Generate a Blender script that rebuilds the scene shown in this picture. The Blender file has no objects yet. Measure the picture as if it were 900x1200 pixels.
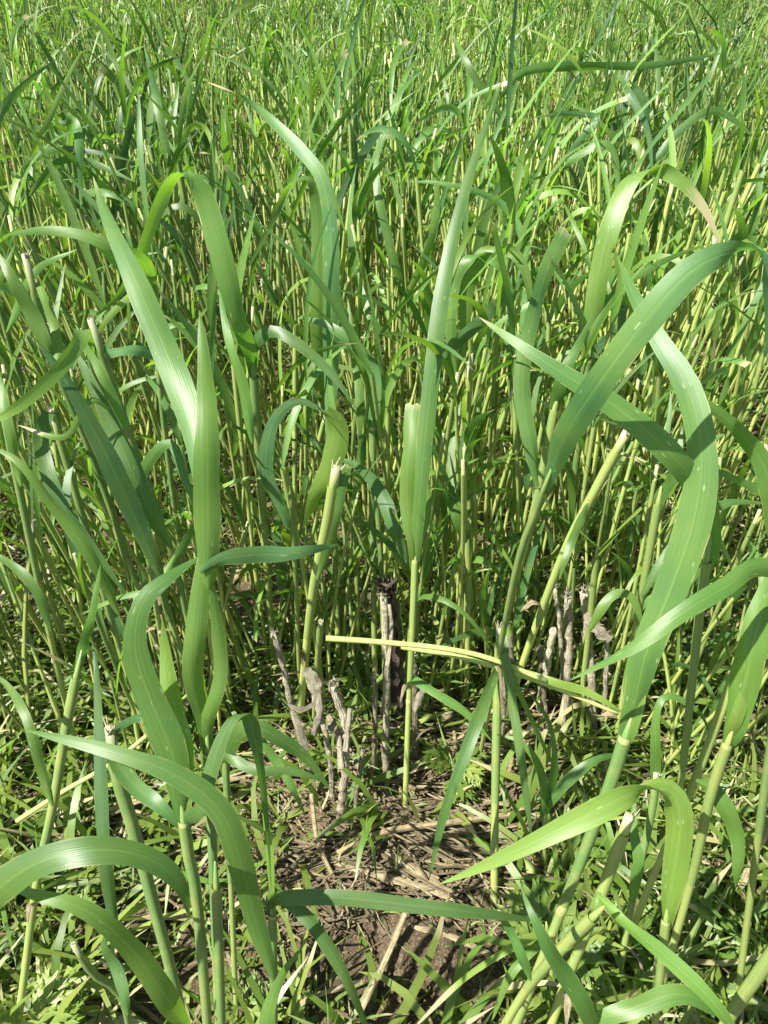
import bpy, math, random
import numpy as np
from mathutils import Vector
random.seed(7); RNG = np.random.default_rng(7)
R = math.radians
scn = bpy.context.scene
COL = scn.collection

# ------------------------------------------------------------------ camera
CAM_H, PITCH, F = 0.70, R(39.5), 900.0
CAM = np.array([0.0, 0.0, CAM_H])
FW = np.array([0, math.cos(PITCH), -math.sin(PITCH)])
UP = np.array([0, math.sin(PITCH), math.cos(PITCH)])
RT = np.array([1.0, 0, 0])
cd = bpy.data.cameras.new('camera'); cam = bpy.data.objects.new('camera', cd); COL.objects.link(cam)
cam.location = CAM; cam.rotation_euler = (R(90) - PITCH, 0, 0)
cd.sensor_fit = 'VERTICAL'; cd.sensor_height = 36.0; cd.lens = 27.0
cd.clip_start = 0.01; cd.clip_end = 500
scn.camera = cam

# ------------------------------------------------------------------ light
SUN_EL, SUN_AZ = R(56), R(-114)       # azimuth measured clockwise from the view direction (+Y)
sd = np.array([math.sin(SUN_AZ) * math.cos(SUN_EL), math.cos(SUN_AZ) * math.cos(SUN_EL), math.sin(SUN_EL)])
w = bpy.data.worlds.new('World'); scn.world = w; w.use_nodes = True
nt = w.node_tree; bg = nt.nodes['Background']
sky = nt.nodes.new('ShaderNodeTexSky'); sky.sky_type = 'NISHITA'; sky.sun_disc = False
sky.sun_elevation = SUN_EL; sky.sun_rotation = SUN_AZ
nt.links.new(sky.outputs[0], bg.inputs[0]); bg.inputs[1].default_value = 0.065
sl = bpy.data.lights.new('sun', 'SUN'); sl.energy = 5.0; sl.angle = R(0.55); sl.color = (1.0, 0.96, 0.90)
so = bpy.data.objects.new('sun', sl); COL.objects.link(so)
so.rotation_euler = Vector(sd).to_track_quat('Z', 'Y').to_euler()
so.location = (0, 0, 5)
scn.view_settings.view_transform = 'Standard'; scn.view_settings.look = 'None'
scn.view_settings.gamma = 1.0; scn.view_settings.exposure = 1.25
scn.view_settings.use_curve_mapping = False
try:
    scn.cycles.max_bounces = 8; scn.cycles.transmission_bounces = 6; scn.cycles.diffuse_bounces = 5
except Exception: pass

# ------------------------------------------------------------------ materials
def newmat(name):
    m = bpy.data.materials.new(name); m.use_nodes = True
    t = m.node_tree; t.nodes.clear()
    return m, t
class NT:
    def __init__(s, t): s.t = t
    def n(s, kind, **kw):
        nd = s.t.nodes.new(kind)
        for k, v in kw.items(): setattr(nd, k, v)
        return nd
    def l(s, a, b): s.t.links.new(a, b)
    def math(s, op, a, b=None, c=None, clamp=False):
        nd = s.n('ShaderNodeMath', operation=op); nd.use_clamp = clamp
        for i, v in enumerate((a, b, c)):
            if v is None: continue
            if isinstance(v, (int, float)): nd.inputs[i].default_value = v
            else: s.l(v, nd.inputs[i])
        return nd.outputs[0]
    def mix(s, f, a, b, bt='MIX'):
        nd = s.n('ShaderNodeMix', data_type='RGBA', blend_type=bt)
        for i, v in ((0, f), (6, a), (7, b)):
            if isinstance(v, (int, float)): nd.inputs[i].default_value = v
            elif isinstance(v, tuple): nd.inputs[i].default_value = (*v, 1)
            else: s.l(v, nd.inputs[i])
        return nd.outputs[2]
    def ramp(s, f, stops):
        nd = s.n('ShaderNodeValToRGB'); e = nd.color_ramp.elements
        while len(e) < len(stops): e.new(0.5)
        for i, (p, c) in enumerate(stops):
            e[i].position = p; e[i].color = (*c, 1) if isinstance(c, tuple) else (c, c, c, 1)
        s.l(f, nd.inputs[0]); return nd.outputs[0]
    def noise(s, vec, scale, detail=3, rough=0.55):
        nd = s.n('ShaderNodeTexNoise'); nd.inputs['Scale'].default_value = scale
        nd.inputs['Detail'].default_value = detail; nd.inputs['Roughness'].default_value = rough
        s.l(vec, nd.inputs['Vector']); return nd.outputs[0]
    def vmul(s, v, k):
        nd = s.n('ShaderNodeVectorMath', operation='MULTIPLY'); s.l(v, nd.inputs[0]); nd.inputs[1].default_value = k
        return nd.outputs[0]

def leaf_material(name, blue, green, yellow, trans_col, trans=0.36, dead=(0.46, 0.42, 0.22)):
    m, t = newmat(name); N = NT(t)
    lp = N.n('ShaderNodeAttribute', attribute_name='lp')      # x across -1..1, y metres along, z 0..1 along
    ti = N.n('ShaderNodeAttribute', attribute_name='tint')    # r yellowness, g value, b dead tip
    sp = N.n('ShaderNodeSeparateXYZ'); N.l(lp.outputs['Vector'], sp.inputs[0])
    sc = N.n('ShaderNodeSeparateColor'); N.l(ti.outputs['Color'], sc.inputs[0])
    oi = N.n('ShaderNodeObjectInfo'); geo = N.n('ShaderNodeNewGeometry')
    x, y, z = sp.outputs; r, g, b = sc.outputs[0], sc.outputs[1], sc.outputs[2]
    c = N.mix(N.math('MULTIPLY', r, 2.0, clamp=True), blue, green)
    c = N.mix(N.math('MULTIPLY_ADD', r, 2.0, -1.0, clamp=True), c, yellow)
    # broad mottling down the blade
    big = N.noise(geo.outputs['Position'], 22, 3)
    c = N.mix(N.ramp(big, [(0.35, 0.0), (0.7, 0.45)]), c, yellow)
    # parallel veins and a pale midrib
    vein = N.math('SINE', N.math('MULTIPLY', x, 46.0))
    cv = N.n('ShaderNodeCombineXYZ')
    N.l(N.math('MULTIPLY', x, 7.0), cv.inputs[0]); N.l(N.math('MULTIPLY', y, 14.0), cv.inputs[1]); N.l(N.math('MULTIPLY', oi.outputs['Random'], 30.0), cv.inputs[2])
    streak = N.noise(cv.outputs[0], 1.0, 4)
    k = N.math('MULTIPLY_ADD', vein, 0.022, N.math('MULTIPLY_ADD', streak, 0.42, 0.68))
    k = N.math('MULTIPLY', k, g)
    k = N.math('MULTIPLY', k, N.math('MULTIPLY_ADD', oi.outputs['Random'], 0.25, 0.88))
    mid = N.math('SUBTRACT', 1.0, N.math('MULTIPLY', N.math('ABSOLUTE', x), 11.0), clamp=True)
    c = N.mix(N.math('MULTIPLY', mid, 0.22), c, (0.30, 0.42, 0.13))
    # small pale feeding flecks
    vo = N.n('ShaderNodeTexVoronoi', feature='F1'); vo.inputs['Scale'].default_value = 1.0
    fv = N.n('ShaderNodeCombineXYZ')
    N.l(N.math('MULTIPLY', x, 2.2), fv.inputs[0]); N.l(N.math('MULTIPLY', y, 75.0), fv.inputs[1]); N.l(N.math('MULTIPLY', oi.outputs['Random'], 50.0), fv.inputs[2])
    N.l(fv.outputs[0], vo.inputs['Vector'])
    # thin dry margin in places
    mg = N.math('MULTIPLY', N.math('GREATER_THAN', N.math('ABSOLUTE', x), 0.93), N.math('GREATER_THAN', N.noise(geo.outputs['Position'], 60, 3), 0.56))
    c = N.mix(N.math('MULTIPLY', mg, 0.6), c, (0.36, 0.33, 0.14))
    fr = N.n('ShaderNodeSeparateColor'); N.l(vo.outputs['Color'], fr.inputs[0])
    fl = N.math('LESS_THAN', vo.outputs['Distance'], N.math('MULTIPLY_ADD', fr.outputs[1], 0.16, 0.02))
    fl = N.math('MULTIPLY', fl, N.math('GREATER_THAN', fr.outputs[0], 0.45))
    c = N.mix(N.math('MULTIPLY', fl, 0.45), c, (0.42, 0.50, 0.28))
    vm = N.n('ShaderNodeVectorMath', operation='SCALE'); N.l(c, vm.inputs[0]); N.l(k, vm.inputs[3])
    c = vm.outputs[0]
    # dried tip
    edge = N.math('MULTIPLY_ADD', streak, 0.10, z)
    d = N.math('MULTIPLY', N.math('SUBTRACT', edge, N.math('SUBTRACT', 1.05, b)), 14.0, clamp=True)
    d = N.math('MULTIPLY', d, N.math('GREATER_THAN', b, 0.004))
    c = N.mix(d, c, dead)
    tr = N.mix(d, N.mix(1.0, c, trans_col, 'MULTIPLY'), (0.25, 0.20, 0.09))
    p = N.n('ShaderNodeBsdfPrincipled'); N.l(c, p.inputs['Base Color'])
    p.inputs['Roughness'].default_value = 0.43; p.inputs['Specular IOR Level'].default_value = 0.55
    bp = N.n('ShaderNodeBump'); bp.inputs['Strength'].default_value = 0.2; bp.inputs['Distance'].default_value = 0.0005
    N.l(N.math('MULTIPLY_ADD', vein, 0.10, streak), bp.inputs['Height']); N.l(bp.outputs[0], p.inputs['Normal'])
    tl = N.n('ShaderNodeBsdfTranslucent'); N.l(tr, tl.inputs[0])
    mx = N.n('ShaderNodeMixShader'); mx.inputs[0].default_value = trans
    N.l(p.outputs[0], mx.inputs[1]); N.l(tl.outputs[0], mx.inputs[2])
    o = N.n('ShaderNodeOutputMaterial'); N.l(mx.outputs[0], o.inputs[0])
    return m

def stem_material(name):
    m, t = newmat(name); N = NT(t)
    lp = N.n('ShaderNodeAttribute', attribute_name='lp')      # x round 0..1, y metres along, z 0..1 upward
    ti = N.n('ShaderNodeAttribute', attribute_name='tint')    # r yellowness, g value, b cut/node pale mark
    sp = N.n('ShaderNodeSeparateXYZ'); N.l(lp.outputs['Vector'], sp.inputs[0])
    sc = N.n('ShaderNodeSeparateColor'); N.l(ti.outputs['Color'], sc.inputs[0])
    oi = N.n('ShaderNodeObjectInfo'); geo = N.n('ShaderNodeNewGeometry')
    c = N.mix(sc.outputs[0], (0.150, 0.280, 0.082), (0.46, 0.53, 0.15))
    n1 = N.noise(geo.outputs['Position'], 45, 3)
    c = N.mix(N.ramp(n1, [(0.45, 0.0), (0.75, 0.6)]), c, (0.42, 0.42, 0.12))
    cv = N.n('ShaderNodeCombineXYZ')
    N.l(N.math('MULTIPLY', sp.outputs[0], 16.0), cv.inputs[0]); N.l(N.math('MULTIPLY', sp.outputs[1], 12.0), cv.inputs[1]); N.l(N.math('MULTIPLY', oi.outputs['Random'], 20.0), cv.inputs[2])
    st = N.noise(cv.outputs[0], 1.0, 3)
    k = N.math('MULTIPLY', N.math('MULTIPLY_ADD', st, 0.6, 0.7), sc.outputs[1])
    vm = N.n('ShaderNodeVectorMath', operation='SCALE'); N.l(c, vm.inputs[0]); N.l(k, vm.inputs[3])
    c = N.mix(sc.outputs[2], vm.outputs[0], (0.50, 0.46, 0.30))
    n2 = N.noise(geo.outputs['Position'], 160, 2)
    c = N.mix(N.ramp(n2, [(0.68, 0.0), (0.74, 0.5)]), c, (0.26, 0.19, 0.09))
    p = N.n('ShaderNodeBsdfPrincipled'); N.l(c, p.inputs['Base Color'])
    p.inputs['Roughness'].default_value = 0.42
    bp = N.n('ShaderNodeBump'); bp.inputs['Strength'].default_value = 0.3; bp.inputs['Distance'].default_value = 0.0005
    N.l(st, bp.inputs['Height']); N.l(bp.outputs[0], p.inputs['Normal'])
    tl = N.n('ShaderNodeBsdfTranslucent'); N.l(N.mix(1.0, c, (1.1, 1.25, 0.7), 'MULTIPLY'), tl.inputs[0])
    mx = N.n('ShaderNodeMixShader'); mx.inputs[0].default_value = 0.18
    N.l(p.outputs[0], mx.inputs[1]); N.l(tl.outputs[0], mx.inputs[2])
    o = N.n('ShaderNodeOutputMaterial'); N.l(mx.outputs[0], o.inputs[0])
    return m

def dry_material(name, a, b, dark=(0.058, 0.045, 0.028), spots=0.5):
    m, t = newmat(name); N = NT(t)
    lp = N.n('ShaderNodeAttribute', attribute_name='lp'); ti = N.n('ShaderNodeAttribute', attribute_name='tint')
    sp = N.n('ShaderNodeSeparateXYZ'); N.l(lp.outputs['Vector'], sp.inputs[0])
    sc = N.n('ShaderNodeSeparateColor'); N.l(ti.outputs['Color'], sc.inputs[0])
    geo = N.n('ShaderNodeNewGeometry'); oi = N.n('ShaderNodeObjectInfo')
    cv = N.n('ShaderNodeCombineXYZ')
    N.l(N.math('MULTIPLY', sp.outputs[0], 14.0), cv.inputs[0]); N.l(N.math('MULTIPLY', sp.outputs[1], 30.0), cv.inputs[1]); N.l(N.math('MULTIPLY', oi.outputs['Random'], 20.0), cv.inputs[2])
    st = N.noise(cv.outputs[0], 1.0, 4)
    c = N.mix(sc.outputs[0], a, b)
    vm = N.n('ShaderNodeVectorMath', operation='SCALE'); N.l(c, vm.inputs[0])
    N.l(N.math('MULTIPLY', N.math('MULTIPLY_ADD', st, 1.5, 0.35), sc.outputs[1]), vm.inputs[3])
    n = N.noise(geo.outputs['Position'], 120, 4, 0.7)
    c = N.mix(N.math('MULTIPLY', N.ramp(n, [(0.5, 0.0), (0.62, 1.0)]), spots), vm.outputs[0], dark)
    c = N.mix(N.math('MULTIPLY', N.ramp(st, [(0.30, 1.0), (0.42, 0.0)]), min(1.0, spots * 1.2)), c, dark)
    p = N.n('ShaderNodeBsdfPrincipled'); N.l(c, p.inputs['Base Color']); p.inputs['Roughness'].default_value = 0.75
    bp = N.n('ShaderNodeBump'); bp.inputs['Strength'].default_value = 1.0; bp.inputs['Distance'].default_value = 0.003
    N.l(N.math('ADD', st, n), bp.inputs['Height']); N.l(bp.outputs[0], p.inputs['Normal'])
    o = N.n('ShaderNodeOutputMaterial'); N.l(p.outputs[0], o.inputs[0])
    return m

def soil_material():
    m, t = newmat('soil'); N = NT(t)
    geo = N.n('ShaderNodeNewGeometry'); P = geo.outputs['Position']
    n1 = N.noise(P, 9, 5, 0.6); n2 = N.noise(P, 60, 6, 0.7); n3 = N.noise(P, 330, 4, 0.7)
    c = N.ramp(n1, [(0.3, (0.078, 0.053, 0.027)), (0.55, (0.145, 0.102, 0.053)), (0.75, (0.22, 0.165, 0.090))])
    c = N.mix(N.ramp(n2, [(0.35, 0.7), (0.55, 0.0)]), c, (0.070, 0.047, 0.030))
    c = N.mix(N.ramp(n3, [(0.52, 0.0), (0.62, 0.75)]), c, (0.30, 0.235, 0.135))
    gm = N.noise(P, 14, 4, 0.7)
    c = N.mix(N.ramp(gm, [(0.56, 0.0), (0.70, 0.35)]), c, (0.11, 0.135, 0.035))
    p = N.n('ShaderNodeBsdfPrincipled'); N.l(c, p.inputs['Base Color']); p.inputs['Roughness'].default_value = 0.9
    bp = N.n('ShaderNodeBump'); bp.inputs['Strength'].default_value = 1.0; bp.inputs['Distance'].default_value = 0.012
    N.l(N.math('MULTIPLY_ADD', n3, 0.35, n2), bp.inputs['Height']); N.l(bp.outputs[0], p.inputs['Normal'])
    o = N.n('ShaderNodeOutputMaterial'); N.l(p.outputs[0], o.inputs[0])
    return m

M_LEAF = leaf_material('leaf_green', (0.062, 0.158, 0.060), (0.092, 0.203, 0.038), (0.200, 0.300, 0.056), (2.2, 2.45, 0.75))
M_WEED = leaf_material('weed_green', (0.070, 0.165, 0.028), (0.108, 0.205, 0.028), (0.23, 0.28, 0.06), (1.8, 1.95, 0.8), 0.33)
M_STEM = stem_material('stem_green')
M_DRY = dry_material('dry_straw', (0.22, 0.155, 0.072), (0.54, 0.45, 0.26), spots=0.35)
M_STUB = dry_material('weathered_stubble', (0.16, 0.13, 0.078), (0.45, 0.41, 0.29), spots=0.5)
M_CHAR = dry_material('dark_rotten_stubble', (0.05, 0.038, 0.028), (0.10, 0.075, 0.055), spots=0.5)
M_SOIL = soil_material()

# ------------------------------------------------------------------ geometry helpers
def P(px, py, D): return CAM + D * (FW + (px - 450) / F * RT + (600 - py) / F * UP)
def gD(py, z=0.0): return (CAM_H - z) / (math.sin(PITCH) + (py - 600) / F * math.cos(PITCH))
def proj(p):
    q = np.asarray(p) - CAM; D = q @ FW
    return 450 + F * (q @ RT) / D, 600 - F * (q @ UP) / D, D

def vnoise(x, y, seed=0):
    xi = np.floor(x).astype(np.int64); yi = np.floor(y).astype(np.int64); fx = x - xi; fy = y - yi
    fx = fx * fx * (3 - 2 * fx); fy = fy * fy * (3 - 2 * fy)
    def h(a, b):
        n = (a * 374761393 + b * 668265263 + seed * 974634777) & 0x7fffffff
        n = ((n ^ (n >> 13)) * 1274126177) & 0x7fffffff
        return ((n ^ (n >> 16)) & 0xffff) / 65535.0
    return (h(xi, yi) * (1 - fx) + h(xi + 1, yi) * fx) * (1 - fy) + (h(xi, yi + 1) * (1 - fx) + h(xi + 1, yi + 1) * fx) * fy
def fbm(x, y, f, o=4, seed=0):
    s = 0; a = 1; t = 0
    for i in range(o):
        s = s + a * vnoise(x * f, y * f, seed + i); t += a; a *= 0.5; f *= 2.03
    return s / t
def gh(x, y):
    x = np.asarray(x, float); y = np.asarray(y, float)
    h = (fbm(x, y, 6, 2, 3) - 0.5) * 0.035
    c = np.abs(fbm(x, y, 22, 3, 11) - 0.5)                       # billowed crumbs with cracks between
    h = h + 0.012 * np.sqrt(np.clip(c * 2, 0, 1)) + (fbm(x, y, 110, 3, 31) - 0.5) * 0.006
    return h - 0.006

class Acc:
    """collects ribbons and tubes; build() links them as ONE mesh object"""
    def __init__(s): s.v = []; s.f = []; s.lp = []; s.ti = []; s.n = 0
    def grid(s, V, lp, ti, closed=False, cap=False):
        """V: (n, k, 3) rows of points; ti (n,k,3) or (3,)"""
        n, k = V.shape[:2]
        idx = np.arange(n * k).reshape(n, k) + s.n
        if closed: nx = np.roll(idx, -1, axis=1)
        else: nx = idx[:, 1:]; idx = idx[:, :-1]
        q = np.stack([idx[:-1], nx[:-1], nx[1:], idx[1:]], -1).reshape(-1, 4)
        s.v.append(V.reshape(-1, 3)); s.f.append(q); s.lp.append(lp.reshape(-1, 3))
        s.ti.append(np.broadcast_to(ti, V.shape).reshape(-1, 3)); s.n += n * k
        if cap:
            c0 = s.n; s.v.append(V[-1].mean(0)[None]); s.lp.append(lp[-1, :1]); s.ti.append(np.array([[0.9, .85, 0.55]])); s.n += 1
            last = np.arange(k) + c0 - k
            a = last; b = np.roll(last, -1)
            s.f.append(np.stack([a, b, np.full(k, c0), np.full(k, c0)], -1))
    def arrays(s):
        return (np.concatenate(s.v), np.concatenate(s.f), np.concatenate(s.lp), np.concatenate(s.ti))
    def extend(s, arr, T=None):
        v, f, lp, ti = arr
        if T is not None: v = v @ T[0].T + T[1]
        s.v.append(v); s.f.append(f + s.n); s.lp.append(lp); s.ti.append(ti); s.n += len(v)
    def mesh(s, name, mat):
        v, f, lp, ti = s.arrays()
        me = bpy.data.meshes.new(name)
        tri = f[:, 2] == f[:, 3]
        counts = np.where(tri, 3, 4)
        flat = f.reshape(-1); keep = np.ones(len(flat), bool); keep[np.nonzero(tri)[0] * 4 + 3] = False
        flat = flat[keep]
        me.vertices.add(len(v)); me.vertices.foreach_set('co', v.astype(np.float32).ravel())
        me.loops.add(len(flat)); me.loops.foreach_set('vertex_index', flat.astype(np.int32))
        me.polygons.add(len(counts))
        st = np.concatenate([[0], np.cumsum(counts)[:-1]])
        me.polygons.foreach_set('loop_start', st.astype(np.int32))
        me.polygons.foreach_set('use_smooth', np.ones(len(counts), bool))
        a = me.attributes.new('lp', 'FLOAT_VECTOR', 'POINT'); a.data.foreach_set('vector', lp.astype(np.float32).ravel())
        c = np.concatenate([ti, np.ones((len(ti), 1))], 1)
        a = me.attributes.new('tint', 'FLOAT_COLOR', 'POINT'); a.data.foreach_set('color', c.astype(np.float32).ravel())
        me.materials.append(mat); me.update(calc_edges=True)
        return me
    def build(s, name, mat, parent=None, loc=None):
        o = bpy.data.objects.new(name, s.mesh(name, mat)); COL.objects.link(o)
        if parent is not None:
            o.parent = parent; o.matrix_parent_inverse.identity()
        if loc is not None: o.location = loc
        return o

def spline(pts, n):
    """Catmull-Rom through pts (m,d), n samples evenly spread"""
    pts = np.asarray(pts, float)
    if len(pts) == 2: t = np.linspace(0, 1, n)[:, None]; return pts[0] * (1 - t) + pts[1] * t
    e = np.concatenate([[2 * pts[0] - pts[1]], pts, [2 * pts[-1] - pts[-2]]])
    out = []
    for i in range(1, len(e) - 2):
        p0, p1, p2, p3 = e[i - 1:i + 3]
        t = np.linspace(0, 1, 16, endpoint=False)[:, None]
        out.append(0.5 * (2 * p1 + (p2 - p0) * t + (2 * p0 - 5 * p1 + 4 * p2 - p3) * t ** 2 + (3 * p1 - p0 - 3 * p2 + p3) * t ** 3))
    out.append(pts[-1:]); c = np.concatenate(out)
    L = np.concatenate([[0], np.cumsum(np.linalg.norm(np.diff(c, axis=0), axis=1))])
    q = np.linspace(0, L[-1], n)
    return np.stack([np.interp(q, L, c[:, k]) for k in range(c.shape[1])], 1)
def tangents(p):
    t = np.gradient(p, axis=0); return t / (np.linalg.norm(t, axis=1, keepdims=True) + 1e-12)
def nrm(a): return a / (np.linalg.norm(a, axis=-1, keepdims=True) + 1e-12)

def leaf_profile(s, cut=False, base=0.55):
    up = base + (1 - base) * np.clip(s / 0.3, 0, 1) ** 0.7
    if cut: return up
    return up * np.clip(1 - np.clip((s - 0.25) / 0.75, 0, 1) ** 2.1, 0, 1) ** 0.85 + 0.02

def ribbon(acc, path, wd, W, prof, tint, fold=0.16, k=5, wav=0.0, cuttip=False, seed=0):
    """leaf blade: path (n,3), wd (n,3) unit width direction, W full width"""
    n = len(path); T = tangents(path); wd = nrm(wd - T * (wd * T).sum(1, keepdims=True)); Nn = nrm(np.cross(T, wd))
    s = np.linspace(0, 1, n); ph = seed * 1.7
    half = 0.5 * W * prof * (1 + .05 * np.sin(s * 11 + ph) + .035 * np.sin(s * 27 + ph * 2.3))
    a = np.linspace(-1, 1, k)
    L = np.concatenate([[0], np.cumsum(np.linalg.norm(np.diff(path, axis=0), axis=1))])
    fw = fold * (1 - 0.5 * s) + 1.1 * np.exp(-s / .06)
    half = half * (1 - .5 * np.exp(-s / .05))
    ph = seed * 1.7
    V = (path[:, None] + wd[:, None] * (half[:, None] * a)[..., None]
         + Nn[:, None] * (half[:, None] * fw[:, None] * (np.abs(a) ** 1.4))[..., None]
         + Nn[:, None] * (half[:, None] * wav * np.abs(a) * np.sin(s[:, None] * 19 + ph + (a > 0) * 1.9))[..., None])
    lp = np.stack([np.broadcast_to(a, (n, k)), np.broadcast_to(L[:, None], (n, k)), np.broadcast_to(s[:, None], (n, k))], -1)
    t = np.broadcast_to(np.asarray(tint, float), (n, k, 3)).copy()
    if cuttip: # ragged bleached end of a clipped blade
        V[-1] += T[-1] * (np.random.default_rng(seed).uniform(-1, 1, k) * W * 0.18)[:, None]
        t[..., 2] = np.maximum(t[..., 2], 0.04)
    acc.grid(V, lp, t)

def tube(acc, path, rad, tint, k=6, cap=False, rough=0.0, seed=0):
    n = len(path); T = tangents(path)
    ref = np.where(np.abs(T[:, 2:3]) > 0.9, np.array([[1.0, 0, 0]]), np.array([[0, 0, 1.0]]))
    ref = np.broadcast_to(ref[0], T.shape)
    A = nrm(np.cross(T, ref)); B = np.cross(T, A)
    th = np.linspace(0, 2 * math.pi, k, endpoint=False)
    rr = np.broadcast_to(np.asarray(rad, float), (n,))[:, None] * np.ones(k)
    if rough:
        r_ = np.random.default_rng(seed); rr = rr * (1 + rough * (r_.random((n, k)) - 0.5) + rough * 0.8 * (r_.random((1, k)) - 0.5))
    V = path[:, None] + (A[:, None] * np.cos(th)[None, :, None] + B[:, None] * np.sin(th)[None, :, None]) * rr[..., None]
    L = np.concatenate([[0], np.cumsum(np.linalg.norm(np.diff(path, axis=0), axis=1))])
    lp = np.stack([np.broadcast_to(th / 6.2832, (n, k)), np.broadcast_to(L[:, None], (n, k)), np.broadcast_to(np.linspace(0, 1, n)[:, None], (n, k))], -1)
    t = np.asarray(tint, float)
    if t.ndim == 2: t = np.broadcast_to(t[:, None], (n, k, 3))
    acc.grid(V, lp, t, closed=True, cap=cap)

# ------------------------------------------------------------------ tagging
def tag(o, label=None, cat=None, group=None, kind=None):
    if label: o['label'] = label
    if cat: o['category'] = cat
    if group: o['group'] = group
    if kind: o['kind'] = kind
    return o
def empty(name, loc):
    o = bpy.data.objects.new(name, None); COL.objects.link(o); o.location = loc; o.empty_display_size = 0.02
    return o

# ------------------------------------------------------------------ ground
def build_ground():
    xs = np.concatenate([-np.geomspace(60, 1.15, 26), np.linspace(-1.1, 1.1, 400), np.geomspace(1.15, 60, 26)])
    ys = np.concatenate([-np.geomspace(30, 0.35, 18), np.linspace(-0.3, 2.0, 420), np.geomspace(2.05, 150, 34)])
    X, Y = np.meshgrid(xs, ys)
    fade = np.exp(-np.clip(np.abs(X) - 1, 0, 9)) * np.exp(-np.clip(Y - 2, 0, 9) * 0.5)
    Z = gh(X, Y) * np.clip(fade, 0.0, 1)
    V = np.stack([X, Y, Z], -1)
    acc = Acc(); acc.grid(V[:, ::-1][::-1], V[:, ::-1][::-1] * 0, np.array([0.5, 1, 0]))
    o = acc.build('ground', M_SOIL); tag(o, kind='structure')
    return o
ground = build_ground()

def clod(px, py, size, seed):
    r_ = np.random.default_rng(seed); n, k = 26, 40
    ph = np.linspace(0.02, math.pi - 0.02, n); th = np.linspace(0, 2 * math.pi, k, endpoint=False)
    PH, TH = np.meshgrid(ph, th, indexing='ij')
    V = np.stack([np.sin(PH) * np.cos(TH), np.sin(PH) * np.sin(TH), np.cos(PH)], -1)
    rr = 0.70 + 0.6 * (fbm(V[..., 0] + seed + V[..., 2] * .6, V[..., 1] + V[..., 2] * 0.7, 1.9, 3, seed) - 0.2) - 0.35 * np.clip(.12 - np.abs(fbm(V[..., 0] + 9 + V[..., 2] * .5, V[..., 1] - V[..., 2] * 0.6, 2.6, 3, seed + 5) - .5), 0, 1) / .12 * .5 + .22 * (fbm(V[..., 0] + 4 - V[..., 2] * .8, V[..., 1] + V[..., 2], 8, 3, seed) - .5)
    V = V * rr[..., None] * np.array([1.15, 0.95, 0.50]) * size / 2
    a = Acc(); a.grid(V, V * 0, np.array([0.5, 1, 0]), closed=True)
    p = P(px, py, gD(py)); o = a.build('soil_clod', M_SOIL, ground, (p[0], p[1], float(gh(p[0], p[1])) + size * 0.10))
    o.rotation_euler = (0, 0, seed * 1.3)
for i, (px, py, s) in enumerate([(470, 1105, .05), (515, 1120, .055), (545, 1160, .06), (480, 1150, .035), (560, 965, .05), (520, 985, .045), (600, 975, .03),
                                 (620, 985, .045), (650, 945, .04), (440, 1075, .03), (395, 1060, .028), (110, 1085, .04), (165, 1075, .045), (215, 1100, .03),
                                 (130, 1120, .035), (70, 1110, .028), (235, 1060, .03), (330, 1085, .025), (360, 1130, .04), (420, 1170, .03)]):
    clod(px, py, s, i + 3)

# ------------------------------------------------------------------ hero stalks traced at their own depths
def unproject(pts, groundlast=False):
    """pts: (px,py[,D]) - missing depths filled by interpolating 1/D along the pixel length"""
    a = [list(p) for p in pts]
    if groundlast: a[-1] = [a[-1][0], a[-1][1], gD(a[-1][1], -0.012)]
    L = [0.0]
    for i in range(1, len(a)): L.append(L[-1] + math.hypot(a[i][0] - a[i - 1][0], a[i][1] - a[i - 1][1]))
    k = [i for i, p in enumerate(a) if len(p) > 2]
    inv = np.interp(L, [L[i] for i in k], [1 / a[i][2] for i in k])
    return np.array([P(p[0], p[1], 1 / v) for p, v in zip(a, inv)]), 1 / inv

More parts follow.
